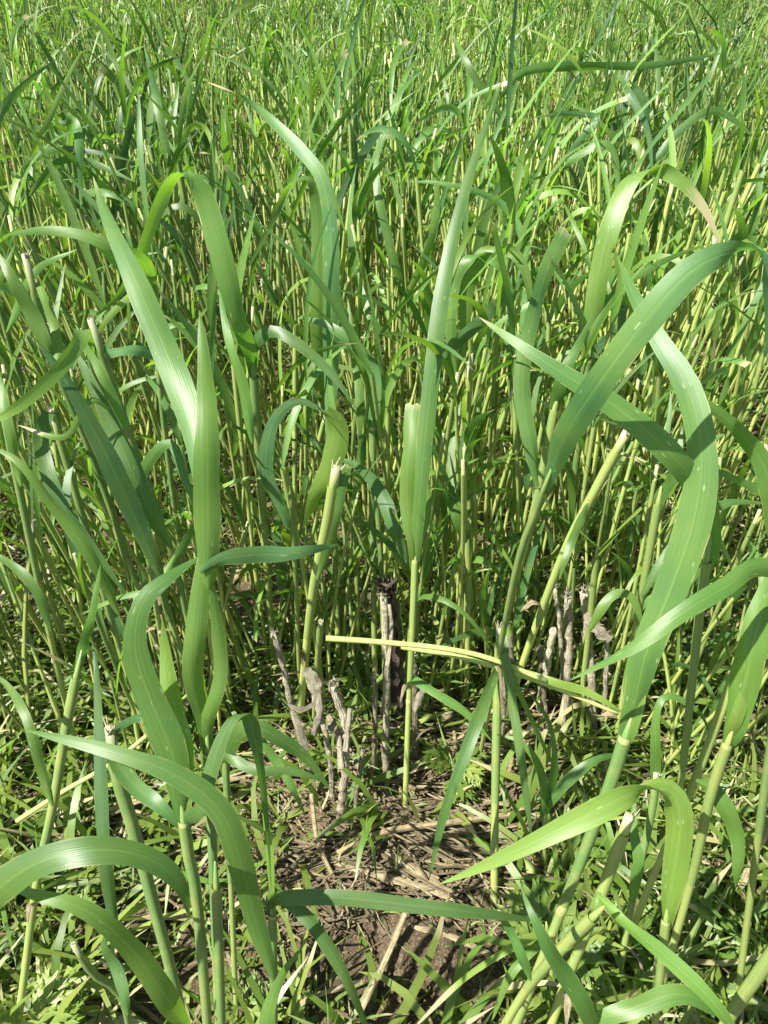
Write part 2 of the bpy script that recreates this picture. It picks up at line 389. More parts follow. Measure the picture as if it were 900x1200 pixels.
HERO_GROUP = 'green cereal stalks of the field'
nleaf = 0
def hero_leaf(root, org, pts, wpx, roll=None, y=0.45, val=1.0, tip=0.0, cut=False, base=0.5, fold=0.2, name='leaf', wav=0.05, n=26, flip=0, stem=None):
    if flip: n = 44
    global nleaf; nleaf += 1
    y = min(1, max(0, y + random.uniform(-.16, .2))); val *= random.uniform(.88, 1.12)
    p3, D = unproject(pts)
    if stem is not None:     # the blade grows out of a sheath: start it wrapped against the stem a little lower down
        q = p3[0] - org; d = np.linalg.norm(stem - q, axis=1); i = int(np.argmin(d))
        if d[i] < .02 and i > 4:
            L_ = np.cumsum(np.linalg.norm(np.diff(stem[:i + 1][::-1], axis=0), axis=1)); j = i - 1 - int(np.searchsorted(L_, .022))
            if j > 0:
                p3 = np.concatenate([[stem[j] + org], [stem[i] * .85 + q * .15 + org], p3[1:]]); D = np.concatenate([[D[0]], D])
    path = spline(p3 - org, n)
    Dm = float(np.median(D)); W = wpx * Dm / F * 0.73
    if roll is None: roll = (random.uniform(-32, 32), random.uniform(-32, 32))
    T = tangents(path); view = nrm(CAM - (path + org))
    wd = nrm(np.cross(T, view)); nn = np.cross(wd, T)
    for i in range(1, n):
        if (wd[i] * wd[i - 1]).sum() < 0: wd[i] *= -1; nn[i] *= -1
    for _ in range(4):
        wd[1:-1] = nrm(wd[:-2] + wd[1:-1] * 2 + wd[2:]); nn[1:-1] = nrm(nn[:-2] + nn[1:-1] * 2 + nn[2:])
    rl = np.radians(np.linspace(roll[0], roll[1], n) + 11 * np.sin(np.linspace(0, 7, n) + nleaf) + 6 * np.sin(np.linspace(0, 17, n) + nleaf * 2))[:, None]
    path = path + nn * (np.sin(np.linspace(0, 9, n) + nleaf * 1.3) * .0022 * np.linspace(0, 1, n) * (1 - np.linspace(0, 1, n)) * 4)[:, None]
    if flip:                 # the blade folds over at its highest point and shows its other face beyond it
        pk = int(np.argmin([proj(q)[1] for q in (path + org)])); pk = min(max(pk, 4), n - 5)
        u = np.arange(n) - pk
        rl = rl + np.radians(math.copysign(180, flip) / (1 + np.exp(-u / 1.5)))[:, None]
    wd = wd * np.cos(rl) + nn * np.sin(rl)
    a = Acc()
    ribbon(a, path, wd, W * 1.06, leaf_profile(np.linspace(0, 1, n), cut, base), (y, val, tip), fold, 5, wav, cut, nleaf)
    return a.build(name, M_LEAF, root)

def hero_stalk(label, stem, wpx, leaves, cut=False, y=0.5, val=1.0, nodes=(), group=HERO_GROUP, name='cereal_stalk'):
    """stem: top -> base (base is put on the ground)"""
    p3, D = unproject(stem, True)
    base = p3[-1].copy(); root = empty(name, base)
    tag(root, label, 'cereal stalk', group)
    path = spline(p3[::-1] - base, 22)
    r = wpx * D[0] / F / 2 * .78
    s = np.linspace(0, 1, 22)
    rad = r * (1.12 - 0.15 * s)
    if not cut: rad[-1] *= .25; rad[-2] *= .8
    t = np.stack([np.clip(y + 0.25 - 0.55 * s, 0, 1), np.full(22, val), np.zeros(22)], 1)
    if cut: t[-1, 2] = 0.8
    a = Acc(); tube(a, path, rad, t, 10, cap=True); st = a.build('stem', M_STEM, root)
    k0 = 12 if not cut else 9
    a = Acc(); tube(a, path[k0:-1], r * np.linspace(1.12, 1.26, 21 - k0), np.array([max(0, y - .3), val * .95, 0]), 10); a.build('leaf_sheath', M_STEM, root)
    for q in nodes:          # swollen joints with a pale collar
        c = spline(p3[::-1] - base, 60); i = int(q * 59); i = max(3, min(56, i))
        seg = c[i - 3:i + 4]; Lr = np.linspace(-1, 1, 7)
        seg = c[i] + nrm(c[i + 1] - c[i - 1])[None] * (Lr * r * 1.5)[:, None]
        a = Acc(); tube(a, seg, r * (1.06 + 0.13 * np.cos(Lr * 1.57)), np.array([0.9, .95, 0.25]), 10); a.build('node', M_STEM, st)
    if cut:                  # torn fibres round the cut
        a = Acc(); top = path[-1]; T = nrm(path[-1] - path[-2]); r_ = np.random.default_rng(len(label))
        for j in range(6):
            d = nrm(T + r_.normal(0, .5, 3)); e = top + nrm(np.cross(T, r_.normal(0, 1, 3))) * r * 0.8
            tube(a, np.stack([e - T * r, e + d * r * r_.uniform(.5, 2.0)]), np.array([r * .28, r * .1]), np.array([0.9, 1.1, 0.9]), 3)
        a.build('frayed_end', M_STEM, root)
    sp = spline(p3[::-1] - base, 120)
    for lf in leaves: hero_leaf(root, base, stem=sp, **lf)
    r_ = np.random.default_rng(int(abs(base[0]) * 1e4) + len(label))
    for j in range(int(r_.integers(1, 3))):     # shreds of old sheath clinging low on the stem
        i = int(r_.integers(3, 13)); b = path[i]; d = nrm(np.array([r_.normal(), r_.normal(), r_.uniform(-.6, 1.2)])); L = r_.uniform(.02, .055)
        e = b + nrm(np.array([d[0], d[1], 0])) * r * .9
        q = spline(np.stack([e - (path[i] - path[i - 1]) * .4, e + d * L * .4, e + d * L * .8 + np.array([0, 0, -L * .35])]), 9)
        a = Acc(); ribbon(a, q, np.tile(np.cross(d, [0, 0, 1.0])[None], (9, 1)) + np.array([0, 0, .2]), r * r_.uniform(1.0, 1.9), leaf_profile(np.linspace(0, 1, 9)), (r_.uniform(.3, 1), 1.1, 0), .6, 3, .3, False, j)
        a.build('dry_husk', M_DRY, root)
    return root
def Lf(pts, wpx, **k): return dict(pts=pts, wpx=wpx, **k)

# --- left foreground clump
hero_stalk('near left stalk with broad pale leaf pointing up left and tall upright blade',
    [(242, 846, .36), (246, 930), (252, 1080), (262, 1420)], 13, [
    Lf([(243, 660, .33), (238, 560, .325), (212, 460, .33), (168, 350, .34), (128, 262, .36), (109, 207, .375)], 43, y=0.25, val=1.15, roll=(30, -12), tip=0.06, base=.5),
    Lf([(243, 690, .335), (243, 600, .32), (243, 500, .32), (240, 430, .325), (234, 366, .33)], 40, y=0.55, roll=(10, -20), base=.75, fold=.3),
    Lf([(242, 846, .355), (228, 780, .35), (234, 700, .34), (244, 620, .33), (238, 555, .33)], 36, y=0.62, roll=(-35, 20), base=.3, fold=.45),
    Lf([(245, 846, .355), (258, 790, .35), (252, 715, .34), (244, 650, .335)], 24, y=0.75, roll=(30, -20), base=.4, fold=.4),
    Lf([(235, 672, .33), (262, 655, .33), (300, 650, .335), (345, 648, .34), (396, 638, .355)], 26, y=0.3, val=.9, roll=(-20, 10)),
    ], nodes=(.999,), y=.35)
hero_stalk('near left stalk whose wide leaf bends over and hangs beside the upright blade',
    [(211, 930, .36), (222, 1010), (235, 1100), (262, 1460)], 15, [
    Lf([(212, 930, .355), (200, 880, .35), (176, 820, .345), (158, 760, .34), (168, 705, .34), (200, 675, .345), (238, 650, .36)], 46, y=0.5, val=1.15, roll=(-8, 25), base=.45),
    Lf([(214, 930, .36), (212, 870, .36), (198, 800, .36), (190, 725, .365)], 36, y=0.85, val=1.1, roll=(30, -20), base=.5),
    Lf([(217, 990, .355), (232, 950, .35), (243, 915, .35), (258, 870, .35), (272, 842, .35), (290, 838, .355), (303, 890, .36), (313, 970, .365), (318, 1045, .37)], 25, y=0.3, roll=(10, 60), flip=140, base=.7),
    ], nodes=(.9, .97), y=.4)
hero_stalk('near left stalk with long dark leaf sweeping from the left edge over the stems',
    [(252, 1010, .37), (256, 1100), (268, 1440)], 13, [
    Lf([(320, 1150, .37), (302, 1090, .36), (282, 1010, .345), (258, 950, .335), (205, 908, .33), (150, 887, .33), (90, 870, .335), (28, 855, .345)], 38, y=0.35, val=.95, roll=(20, -25), base=.55),
    Lf([(222, 1210, .37), (192, 1165, .34), (150, 1108, .32), (100, 1066, .31), (40, 1048, .31), (5, 1035, .32)], 36, y=0.6, roll=(15, -15), base=.6),
    ], y=.4)
hero_stalk('near left stalk with a wide glossy leaf entering from the lower left edge',
    [(-60, 1150, .32), (-50, 1300), (-20, 1500)], 15, [
    Lf([(-60, 1120, .31), (-20, 1060, .3), (30, 1018, .295), (90, 998, .295), (150, 998, .3), (195, 1018, .305), (215, 1045, .31), (222, 1075, .32)], 48, y=0.3, val=1.05, roll=(-10, 25), base=.7),
    ], y=.4)
hero_stalk('thick cut stalk leaning at lower left with a pale leaf hanging from its top',
    [(129, 852, .38), (136, 905), (153, 960), (180, 1060), (208, 1170), (262, 1420)], 17, [
    Lf([(137, 905, .38), (158, 922, .375), (188, 945, .37), (228, 985, .375)], 28, y=0.05, val=1.1, roll=(20, 10), cut=False, base=.8),
    Lf([(133, 868, .38), (150, 846, .375), (168, 840, .37)], 12, y=0.3, cut=True, base=.9),
    ], cut=True, nodes=(.86,), y=.4)
hero_stalk('slender stalk with narrow leaves meeting at one joint beside the bare soil',
    [(318, 1052, .40), (320, 1110), (324, 1400)], 11, [
    Lf([(318, 1055, .4), (316, 1010, .395), (309, 940, .39), (298, 850, .39), (291, 838, .39)], 13, y=0.75, roll=(40, 50), base=.9),
    Lf([(318, 1060, .4), (345, 1052, .39), (410, 1053, .385), (490, 1062, .385), (560, 1070, .39), (640, 1080, .41)], 24, y=0.3, val=.85, roll=(15, -15), base=.4),  # long level leaf: its shaded look is put into the lower value
    Lf([(320, 1040, .4), (352, 1068, .395), (385, 1110, .39), (412, 1160, .39), (440, 1230, .4)], 21, y=0.3, val=.9, roll=(0, 30)),
    Lf([(330, 1290, .4), (312, 1205, .385), (330, 1145, .38), (356, 1108, .385)], 26, y=0.7, val=1.1, roll=(10, -20)),
    ], nodes=(.985,), y=.3)
hero_stalk('pair of dark leaves arching right toward the weathered stubble left of centre',
    [(262, 870, .5), (266, 930), (278, 1210)], 9, [
    Lf([(264, 905, .49), (290, 850, .48), (330, 868, .48), (362, 892, .49), (388, 928, .5)], 26, y=0.35, val=.85, roll=(20, -10)),
    Lf([(264, 905, .49), (300, 903, .49), (345, 905, .49), (390, 918, .5)], 17, y=0.45, val=.9),
    Lf([(290, 850, .49), (315, 880, .49), (338, 915, .49), (358, 955, .5)], 14, y=0.35),
    ], y=.3)
hero_stalk('tall slanting stalk at the lower left edge with a bare pale base',
    [(96, 762, .46), (78, 850), (62, 945), (42, 1040), (22, 1190), (0, 1290)], 13, [
    Lf([(96, 765, .46), (108, 720, .45), (118, 660, .45)], 15, y=.5),
    Lf([(62, 945, .44), (48, 900, .44), (30, 840, .445), (5, 800, .46), (-20, 790, .47)], 16, y=.45),
    ], y=.55, nodes=(.6,))
hero_stalk('dark upright strap leaf hanging on a thin stalk at lower left',
    [(114, 790, .48), (118, 900), (124, 1000), (136, 1180)], 8, [
    Lf([(135, 1090, .46), (122, 1000, .45), (117, 900, .45), (113, 790, .46), (108, 752, .47)], 21, y=.2, val=.8, roll=(10, 20), base=.7),
    ], y=.3)
hero_stalk('short cut stalk stub slanting at the bottom left corner above the lobed weed',
    [(86, 1106, .42), (108, 1140), (148, 1185), (160, 1330)], 10, [
    Lf([(150, 1190, .42), (138, 1140, .42), (122, 1110, .42), (128, 1090, .43)], 18, y=.35, val=.9),
    ], cut=True, y=.45, nodes=(.6,))

# --- left fan of cut stalks
hero_stalk('cut stalk with pale tip leaning left, topmost of the left fan',
    [(29, 298, .50), (62, 420), (110, 540), (165, 700), (215, 850)], 11, [
    Lf([(60, 420, .5), (45, 385, .49), (22, 340, .48), (-5, 292, .48)], 24, y=.45, roll=(20, 0)),
    Lf([(66, 440, .5), (66, 395, .5), (50, 345, .51), (32, 318, .52)], 15, y=.6, tip=.15),
    ], cut=True, y=.3, nodes=(.74,))
hero_stalk('cut stalk with frayed white tip beside the broad dark leaf, left fan',
    [(106, 374, .50), (128, 440), (150, 505), (185, 600), (212, 690), (250, 880)], 11, [
    Lf([(150, 505, .5), (120, 440, .49), (100, 405, .485), (88, 380, .485)], 16, y=.4),
    Lf([(200, 640, .52), (172, 590, .5), (140, 520, .49), (112, 460, .485), (85, 405, .485)], 32, y=.35, val=.85, roll=(-15, 15)),
    ], cut=True, y=.2, nodes=(.72,))
hero_stalk('left stalk with bright green leaf curving down to the left edge',
    [(95, 385, .48), (125, 480), (170, 620), (215, 800)], 10, [
    Lf([(108, 383, .47), (92, 402, .46), (70, 432, .455), (40, 462, .455), (5, 487, .46), (-25, 497, .47)], 24, y=.6, val=1.1, roll=(25, -10), base=.7),
    Lf([(130, 480, .48), (105, 470, .47), (75, 512, .47), (20, 498, .48)], 10, y=.6, tip=.3),
    Lf([(190, 680, .52), (155, 600, .49), (118, 520, .47), (80, 450, .46), (40, 395, .455)], 34, y=.3, val=.85, roll=(15, -15)),
    ], y=.3)
hero_stalk('stalk behind the pale leaf carrying a bright leaf held level to the left',
    [(178, 330, .55), (185, 420), (200, 560), (235, 820)], 9, [
    Lf([(180, 335, .54), (165, 305, .52), (135, 290, .5), (95, 275, .49), (50, 270, .49), (4, 276, .5)], 22, y=.55, val=1.05, roll=(10, -10)),
    Lf([(185, 420, .55), (160, 410, .54), (130, 414, .53), (98, 424, .53)], 17, y=.05, val=1.2),
    Lf([(178, 330, .55), (150, 350, .54), (125, 375, .54), (105, 410, .55)], 12, y=.9, val=1.1),
    ], y=.3)
hero_stalk('left stalk with a big blade folded over at its peak, tip pointing down left',
    [(296, 415, .60), (300, 480), (308, 600), (322, 790)], 12, [
    Lf([(294, 425, .59), (280, 375, .57), (262, 310, .55), (244, 245, .54), (228, 206, .535), (205, 206, .535), (184, 245, .53), (164, 300, .535), (140, 345, .55), (110, 372, .56)], 32, y=.45, val=1.1, roll=(-15, 35), flip=-150, base=.7),
    Lf([(296, 520, .6), (284, 450, .58), (268, 400, .57), (256, 335, .57)], 17, y=.3, val=1.1, roll=(10, 20)),
    Lf([(292, 390, .6), (318, 388, .59), (352, 405, .585), (390, 440, .585), (418, 480, .59)], 19, y=.35, val=.9),
    ], y=.45, nodes=(.8,))
hero_stalk('left stalk leaning outward with long shaded leaf crossing toward the centre',
    [(60, 480, .55), (95, 600), (140, 760), (185, 900)], 10, [
    Lf([(140, 720, .55), (105, 650, .53), (60, 590, .52), (20, 540, .52), (-20, 520, .53)], 20, y=.45, val=.95),
    Lf([(62, 480, .55), (48, 520, .54), (72, 590, .54), (118, 655, .55), (150, 700, .56)], 22, y=.3, val=.85),
    ], cut=True, y=.45)
hero_stalk('stalk at the left edge with green leaf curling up beside the frame',
    [(-5, 430, .52), (20, 560), (62, 760), (95, 900)], 11, [
    Lf([(-5, 430, .52), (-12, 360, .51), (8, 310, .5), (18, 285, .5)], 16, y=.8),
    Lf([(25, 570, .53), (10, 500, .52), (-5, 420, .52)], 15, y=.3),
    Lf([(60, 740, .56), (40, 690, .55), (10, 660, .55), (-30, 640, .56)], 17, y=.35),
    ], y=.5)
hero_stalk('stalk left of the upright blade carrying narrow leaf down to the right',
    [(160, 560, .56), (178, 680), (205, 860)], 8, [
    Lf([(165, 590, .56), (172, 545, .55), (200, 520, .54), (222, 575, .54), (262, 640, .55)], 16, y=.3, val=.85),
    Lf([(205, 650, .56), (180, 690, .55), (140, 700, .55), (95, 720, .56)], 12, y=.7),
    ], y=.6)
hero_stalk('grey green cut stalk slanting up behind the horizontal leaf',
    [(120, 480, .56), (150, 560), (190, 690), (240, 860)], 9, [
    Lf([(152, 570, .56), (140, 530, .55), (128, 500, .55), (118, 470, .56)], 14, y=.1, cut=True),
    Lf([(180, 690, .57), (215, 640, .56), (240, 590, .56), (262, 500, .57)], 14, y=.4),
    ], cut=True, y=.2)

# --- centre
hero_stalk('stalk with twin blades folding down from one peak, left of centre',
    [(386, 440, .70), (386, 520), (392, 640), (398, 800)], 10, [
    Lf([(385, 520, .7), (388, 430, .68), (388, 330, .65), (386, 255, .63), (376, 208, .62), (358, 182, .62), (325, 148, .625), (285, 115, .635), (243, 96, .65)], 26, y=.1, val=1.15, roll=(15, -10), flip=150, tip=.12, base=.7),
    Lf([(380, 480, .7), (372, 400, .68), (372, 320, .65), (370, 240, .63), (362, 208, .62), (338, 218, .62), (318, 262, .625), (284, 326, .64)], 20, y=.55, roll=(-20, 30), flip=-150, base=.7),
    ], y=.5, nodes=(.85,))
hero_stalk('stalk topped by a smooth blade bending sharply down, left of centre',
    [(437, 482, .66), (437, 560), (438, 700), (440, 830)], 10, [
    Lf([(437, 490, .66), (440, 455, .65), (434, 428, .645), (412, 402, .64), (382, 380, .645), (348, 372, .66)], 22, y=.2, val=1.1, roll=(40, 5), base=.8),
    ], y=.35, nodes=(.97,))
hero_stalk('stalk with a pale hooped leaf and yellow green blade hanging behind',
    [(340, 560, .62), (345, 640), (352, 820)], 8, [
    Lf([(336, 620, .62), (313, 560, .6), (313, 520, .59), (325, 488, .585), (350, 470, .585), (384, 484, .59)], 24, y=.0, val=1.15, roll=(35, 5), base=.8),
    Lf([(384, 480, .59), (397, 502, .6), (390, 540, .61), (370, 580, .62), (355, 620, .63)], 34, y=.75, val=1.05, roll=(0, 40), base=.6),
    ], y=.5)
hero_stalk('thick yellowish stalk cut off at mid height, left of centre',
    [(394, 548, .58), (384, 610), (366, 700), (350, 850)], 15, [
    Lf([(372, 680, .6), (392, 620, .59), (402, 570, .59), (408, 545, .6)], 14, y=.5, cut=True),
    ], cut=True, y=.85, nodes=(.72,), val=1.1)
hero_stalk('short yellow stalk stub standing just left of the pale fallen stalks',
    [(376, 728, .66), (372, 780), (368, 850)], 9, [], cut=True, y=.85)
hero_stalk('tall central stalk with one long narrow leaf slanting up to the right',
    [(487, 640, .62), (484, 720), (478, 850), (474, 968)], 9, [
    Lf([(486, 650, .615), (494, 560, .6), (506, 440, .59), (520, 330, .585), (546, 220, .59), (574, 135, .6), (590, 90, .61)], 25, y=.4, val=1.0, roll=(20, -15), tip=.05, base=.6),
    Lf([(482, 640, .62), (477, 580, .61), (480, 520, .605), (484, 472, .605)], 24, y=.5, cut=True, base=.7, fold=.4),
    Lf([(488, 640, .62), (500, 600, .62), (500, 540, .62)], 18, y=.7),
    Lf([(484, 800, .67), (510, 812, .66), (545, 835, .655), (578, 870, .66)], 15, y=.35, val=1.1),
    ], y=.75, nodes=(.98, .5))
hero_stalk('stalk with grey green leaf drooping right above the old stubble',
    [(440, 570, .68), (446, 650), (452, 830)], 8, [
    Lf([(476, 660, .66), (462, 620, .65), (445, 575, .65), (420, 548, .65), (388, 534, .66)], 22, y=.15, val=1.05, roll=(0, 20), base=.4),
    ], y=.4)
hero_stalk('central cut stalk with brown tip standing in the clearing, leaves spread below',
    [(586, 735, .60), (582, 850), (580, 960), (579, 1072)], 12, [
    Lf([(579, 790, .6), (565, 830, .59), (543, 890, .585), (520, 955, .59), (503, 1030, .61)], 19, y=.35, roll=(30, -10), val=.95, base=.6),
    Lf([(592, 740, .6), (596, 800, .59), (608, 870, .585), (620, 960, .59), (623, 985, .6)], 16, y=.15, val=.85, base=.6),
    Lf([(590, 760, .6), (612, 820, .6), (640, 880, .61), (668, 935, .62)], 9, y=.5),
    ], cut=True, y=.6, nodes=(.83,))
hero_stalk('leaning brown green stalk cut near the top, right of centre',
    [(655, 455, .62), (628, 590), (600, 700), (572, 830)], 12, [
    Lf([(650, 480, .62), (660, 440, .61), (680, 400, .6), (694, 370, .6)], 20, y=.35),
    Lf([(632, 570, .63), (622, 520, .62), (612, 460, .62), (618, 400, .62), (640, 320, .62), (664, 270, .63)], 25, y=.3, val=1.2, cut=True, base=.7),
    ], y=.7, nodes=(.45,))
hero_stalk('thick yellowish cut stalk leaning right above the pale stubble',
    [(735, 505, .56), (700, 570), (660, 650), (615, 770), (590, 850)], 13, [
    Lf([(690, 590, .57), (668, 640, .565), (655, 680, .57)], 14, y=.5),
    ], cut=True, y=.9, nodes=(.5,), val=1.15)
hero_stalk('stalk with two hooped leaves arching over near the centre',
    [(545, 470, .72), (548, 560), (552, 690), (552, 800)], 9, [
    Lf([(535, 440, .72), (528, 380, .7), (534, 325, .69), (556, 300, .685), (580, 306, .685), (598, 340, .69), (602, 385, .7)], 20, y=.3, val=1.1, roll=(-20, 50), flip=150, base=.7),
    Lf([(545, 420, .72), (548, 340, .7), (566, 298, .69), (592, 290, .69), (616, 320, .69), (624, 390, .7)], 22, y=.5, roll=(-30, 40), flip=150),
    Lf([(518, 425, .72), (540, 398, .71), (565, 375, .7), (582, 356, .7)], 20, y=.05, val=.85, cut=True),
    ], y=.7, nodes=(.7,))
hero_stalk('stalk with thin grey leaf held level then drooping, above centre',
    [(610, 400, .80), (606, 520), (598, 680)], 7, [
    Lf([(614, 410, .8), (617, 310, .78), (600, 252, .77), (560, 225, .77), (510, 214, .775), (478, 213, .79)], 14, y=.05, val=1.15, roll=(30, 10)),
    ], y=.6)

# --- right foreground
hero_stalk('near right stalk with long blade rising from a joint, tip bent back left',
    [(740, 840, .42), (715, 920), (690, 985), (645, 1100), (585, 1250)], 17, [
    Lf([(741, 838, .42), (757, 765, .405), (786, 690, .395), (813, 610, .385), (822, 530, .38), (806, 455, .385), (770, 395, .395), (742, 345, .41), (723, 300, .43)], 50, y=.2, val=1.05, roll=(-15, 25), base=.45),
    Lf([(738, 838, .415), (745, 780, .41), (775, 715, .405), (800, 650, .4)], 34, y=.55, roll=(30, -10), base=.4, fold=.4),
    ], y=.35, nodes=(.995, .55))
hero_stalk('near right stalk with a huge pale leaf arching over to the right edge',
    [(648, 545, .42), (628, 600), (600, 690), (560, 900)], 11, [
    Lf([(640, 560, .42), (665, 505, .38), (705, 445, .34), (755, 378, .32), (805, 322, .31), (850, 298, .305), (890, 296, .31), (902, 340, .32), (898, 420, .34)], 52, y=.15, val=1.2, roll=(15, 20), flip=-140, base=.4),
    ], y=.5)
hero_stalk('near right stalk with pale blade slanting from upper left down behind the long blade',
    [(835, 620, .42), (822, 700), (800, 900), (770, 1150)], 12, [
    Lf([(838, 640, .42), (822, 580, .40), (780, 525, .375), (720, 476, .365), (660, 438, .365), (610, 405, .37), (562, 372, .385)], 40, y=.15, val=1.15, roll=(10, -20), base=.6, tip=.06),
    Lf([(905, 640, .42), (900, 560, .4), (865, 505, .39), (825, 472, .39), (790, 450, .4)], 31, y=.25, val=1.1, roll=(10, 30)),
    Lf([(930, 590, .42), (880, 570, .41), (825, 545, .415)], 15, y=.35, val=1.1),
    ], y=.6)
hero_stalk('right edge stalk with dark green leaf slanting down left across the stems',
    [(935, 690, .37), (925, 780), (900, 900), (860, 1200)], 14, [
    Lf([(930, 650, .37), (890, 665, .36), (850, 688, .355), (800, 718, .355), (740, 760, .36), (668, 797, .375)], 31, y=.3, val=1.0, roll=(20, -20), base=.7),
    ], y=.5)
hero_stalk('right edge stalk with broad sheathing blade standing upright beside the frame',
    [(860, 850, .42), (832, 935), (808, 1040), (762, 1200)], 14, [
    Lf([(860, 850, .42), (872, 800, .41), (886, 740, .4), (905, 680, .4), (930, 620, .41)], 44, y=.5, val=1.0, roll=(10, -15), base=.4, fold=.4),
    Lf([(870, 830, .415), (884, 780, .41), (890, 720, .41)], 20, y=.9, val=1.1),
    ], y=.7, nodes=(.99, .35))
hero_stalk('second right edge stalk, yellowish, crossing behind the broad upright blade',
    [(880, 740, .46), (850, 820), (812, 920), (760, 1040), (720, 1150)], 13, [
    Lf([(815, 915, .47), (840, 930, .46), (864, 985, .46), (862, 1040, .47)], 26, y=.35, val=.9),
    ], y=.9, nodes=(.4,), val=1.1)
hero_stalk('lower right stalk with a long bright leaf reaching left and its tip folded under',
    [(782, 1065, .44), (775, 1130), (755, 1320)], 12, [
    Lf([(781, 1060, .44), (792, 1010, .42), (797, 960, .405), (785, 928, .4), (750, 926, .395), (690, 955, .395), (620, 990, .4), (560, 1018, .41), (515, 1036, .42)], 42, y=.65, val=1.15, roll=(25, -10), flip=-155, base=.5),
    ], y=.6, nodes=(.98,))
hero_stalk('thick cut stalk leaning right at lower right, hollow pale end',
    [(738, 956, .44), (722, 1000), (700, 1060), (660, 1160), (630, 1250)], 16, [
    Lf([(700, 1050, .44), (735, 1085, .425), (785, 1125, .415), (840, 1180, .41), (880, 1240, .42)], 25, y=.55, val=1.1, base=.6),
    Lf([(702, 1045, .45), (690, 1085, .44), (655, 1120, .44)], 16, y=.4, base=.8),
    ], cut=True, y=.8, nodes=(.66,), val=1.1)
hero_stalk('lower right stalk slanting low toward the bottom edge in front of the cut one',
    [(708, 1062, .41), (660, 1110), (610, 1170), (560, 1260)], 16, [
    Lf([(622, 1150, .42), (600, 1095, .41), (575, 1060, .41)], 16, y=.4),
    Lf([(700, 1215, .42), (680, 1170, .4), (648, 1120, .39), (625, 1075, .39), (610, 1040, .4)], 29, y=.5, base=.6),
    ], y=.7, nodes=(.85,))
hero_stalk('bottom right stalk lying low, thick and pale, leaving the corner',
    [(930, 1085, .42), (890, 1140), (850, 1200), (800, 1300)], 19, [
    Lf([(850, 1190, .42), (800, 1165, .41), (740, 1182, .41), (690, 1200, .42), (640, 1230, .43)], 28, y=.5, val=1.1),
    ], y=.75)
hero_stalk('stalk on the right with leaf sheath broken over, behind the near blade base',
    [(770, 905, .52), (762, 960), (740, 1060), (720, 1180)], 10, [
    Lf([(770, 930, .52), (768, 880, .51), (770, 830, .505), (785, 815, .505), (820, 835, .505), (835, 868, .51)], 15, y=.5, val=1.1),
    Lf([(740, 1060, .52), (748, 1010, .51), (742, 970, .51), (745, 930, .515)], 18, y=.4),
    ], cut=True, y=.5, nodes=(.8,))
hero_stalk('right stalk crowned by a yellow green leaf arching to a withered tip',
    [(692, 400, .66), (684, 470), (668, 600), (648, 760)], 11, [
    Lf([(696, 380, .66), (702, 320, .64), (716, 262, .625), (738, 212, .62), (768, 198, .62), (800, 215, .62), (828, 250, .625), (845, 292, .63)], 33, y=.7, val=1.15, roll=(-15, 50), flip=145, tip=.22, base=.6),
    Lf([(690, 400, .66), (720, 345, .65), (770, 310, .65), (830, 285, .66)], 13, y=.5),
    ], y=.4, nodes=(.97,))
hero_stalk('leafy stalk at right middle with leaf arching down toward the dark stubble',
    [(775, 570, .60), (755, 680), (735, 790), (720, 880)], 11, [
    Lf([(772, 590, .6), (790, 555, .59), (800, 500, .59)], 18, y=.5),
    Lf([(750, 700, .62), (775, 660, .61), (805, 620, .61), (850, 590, .61), (905, 590, .62)], 17, y=.3),
    ], y=.75, nodes=(.4,))
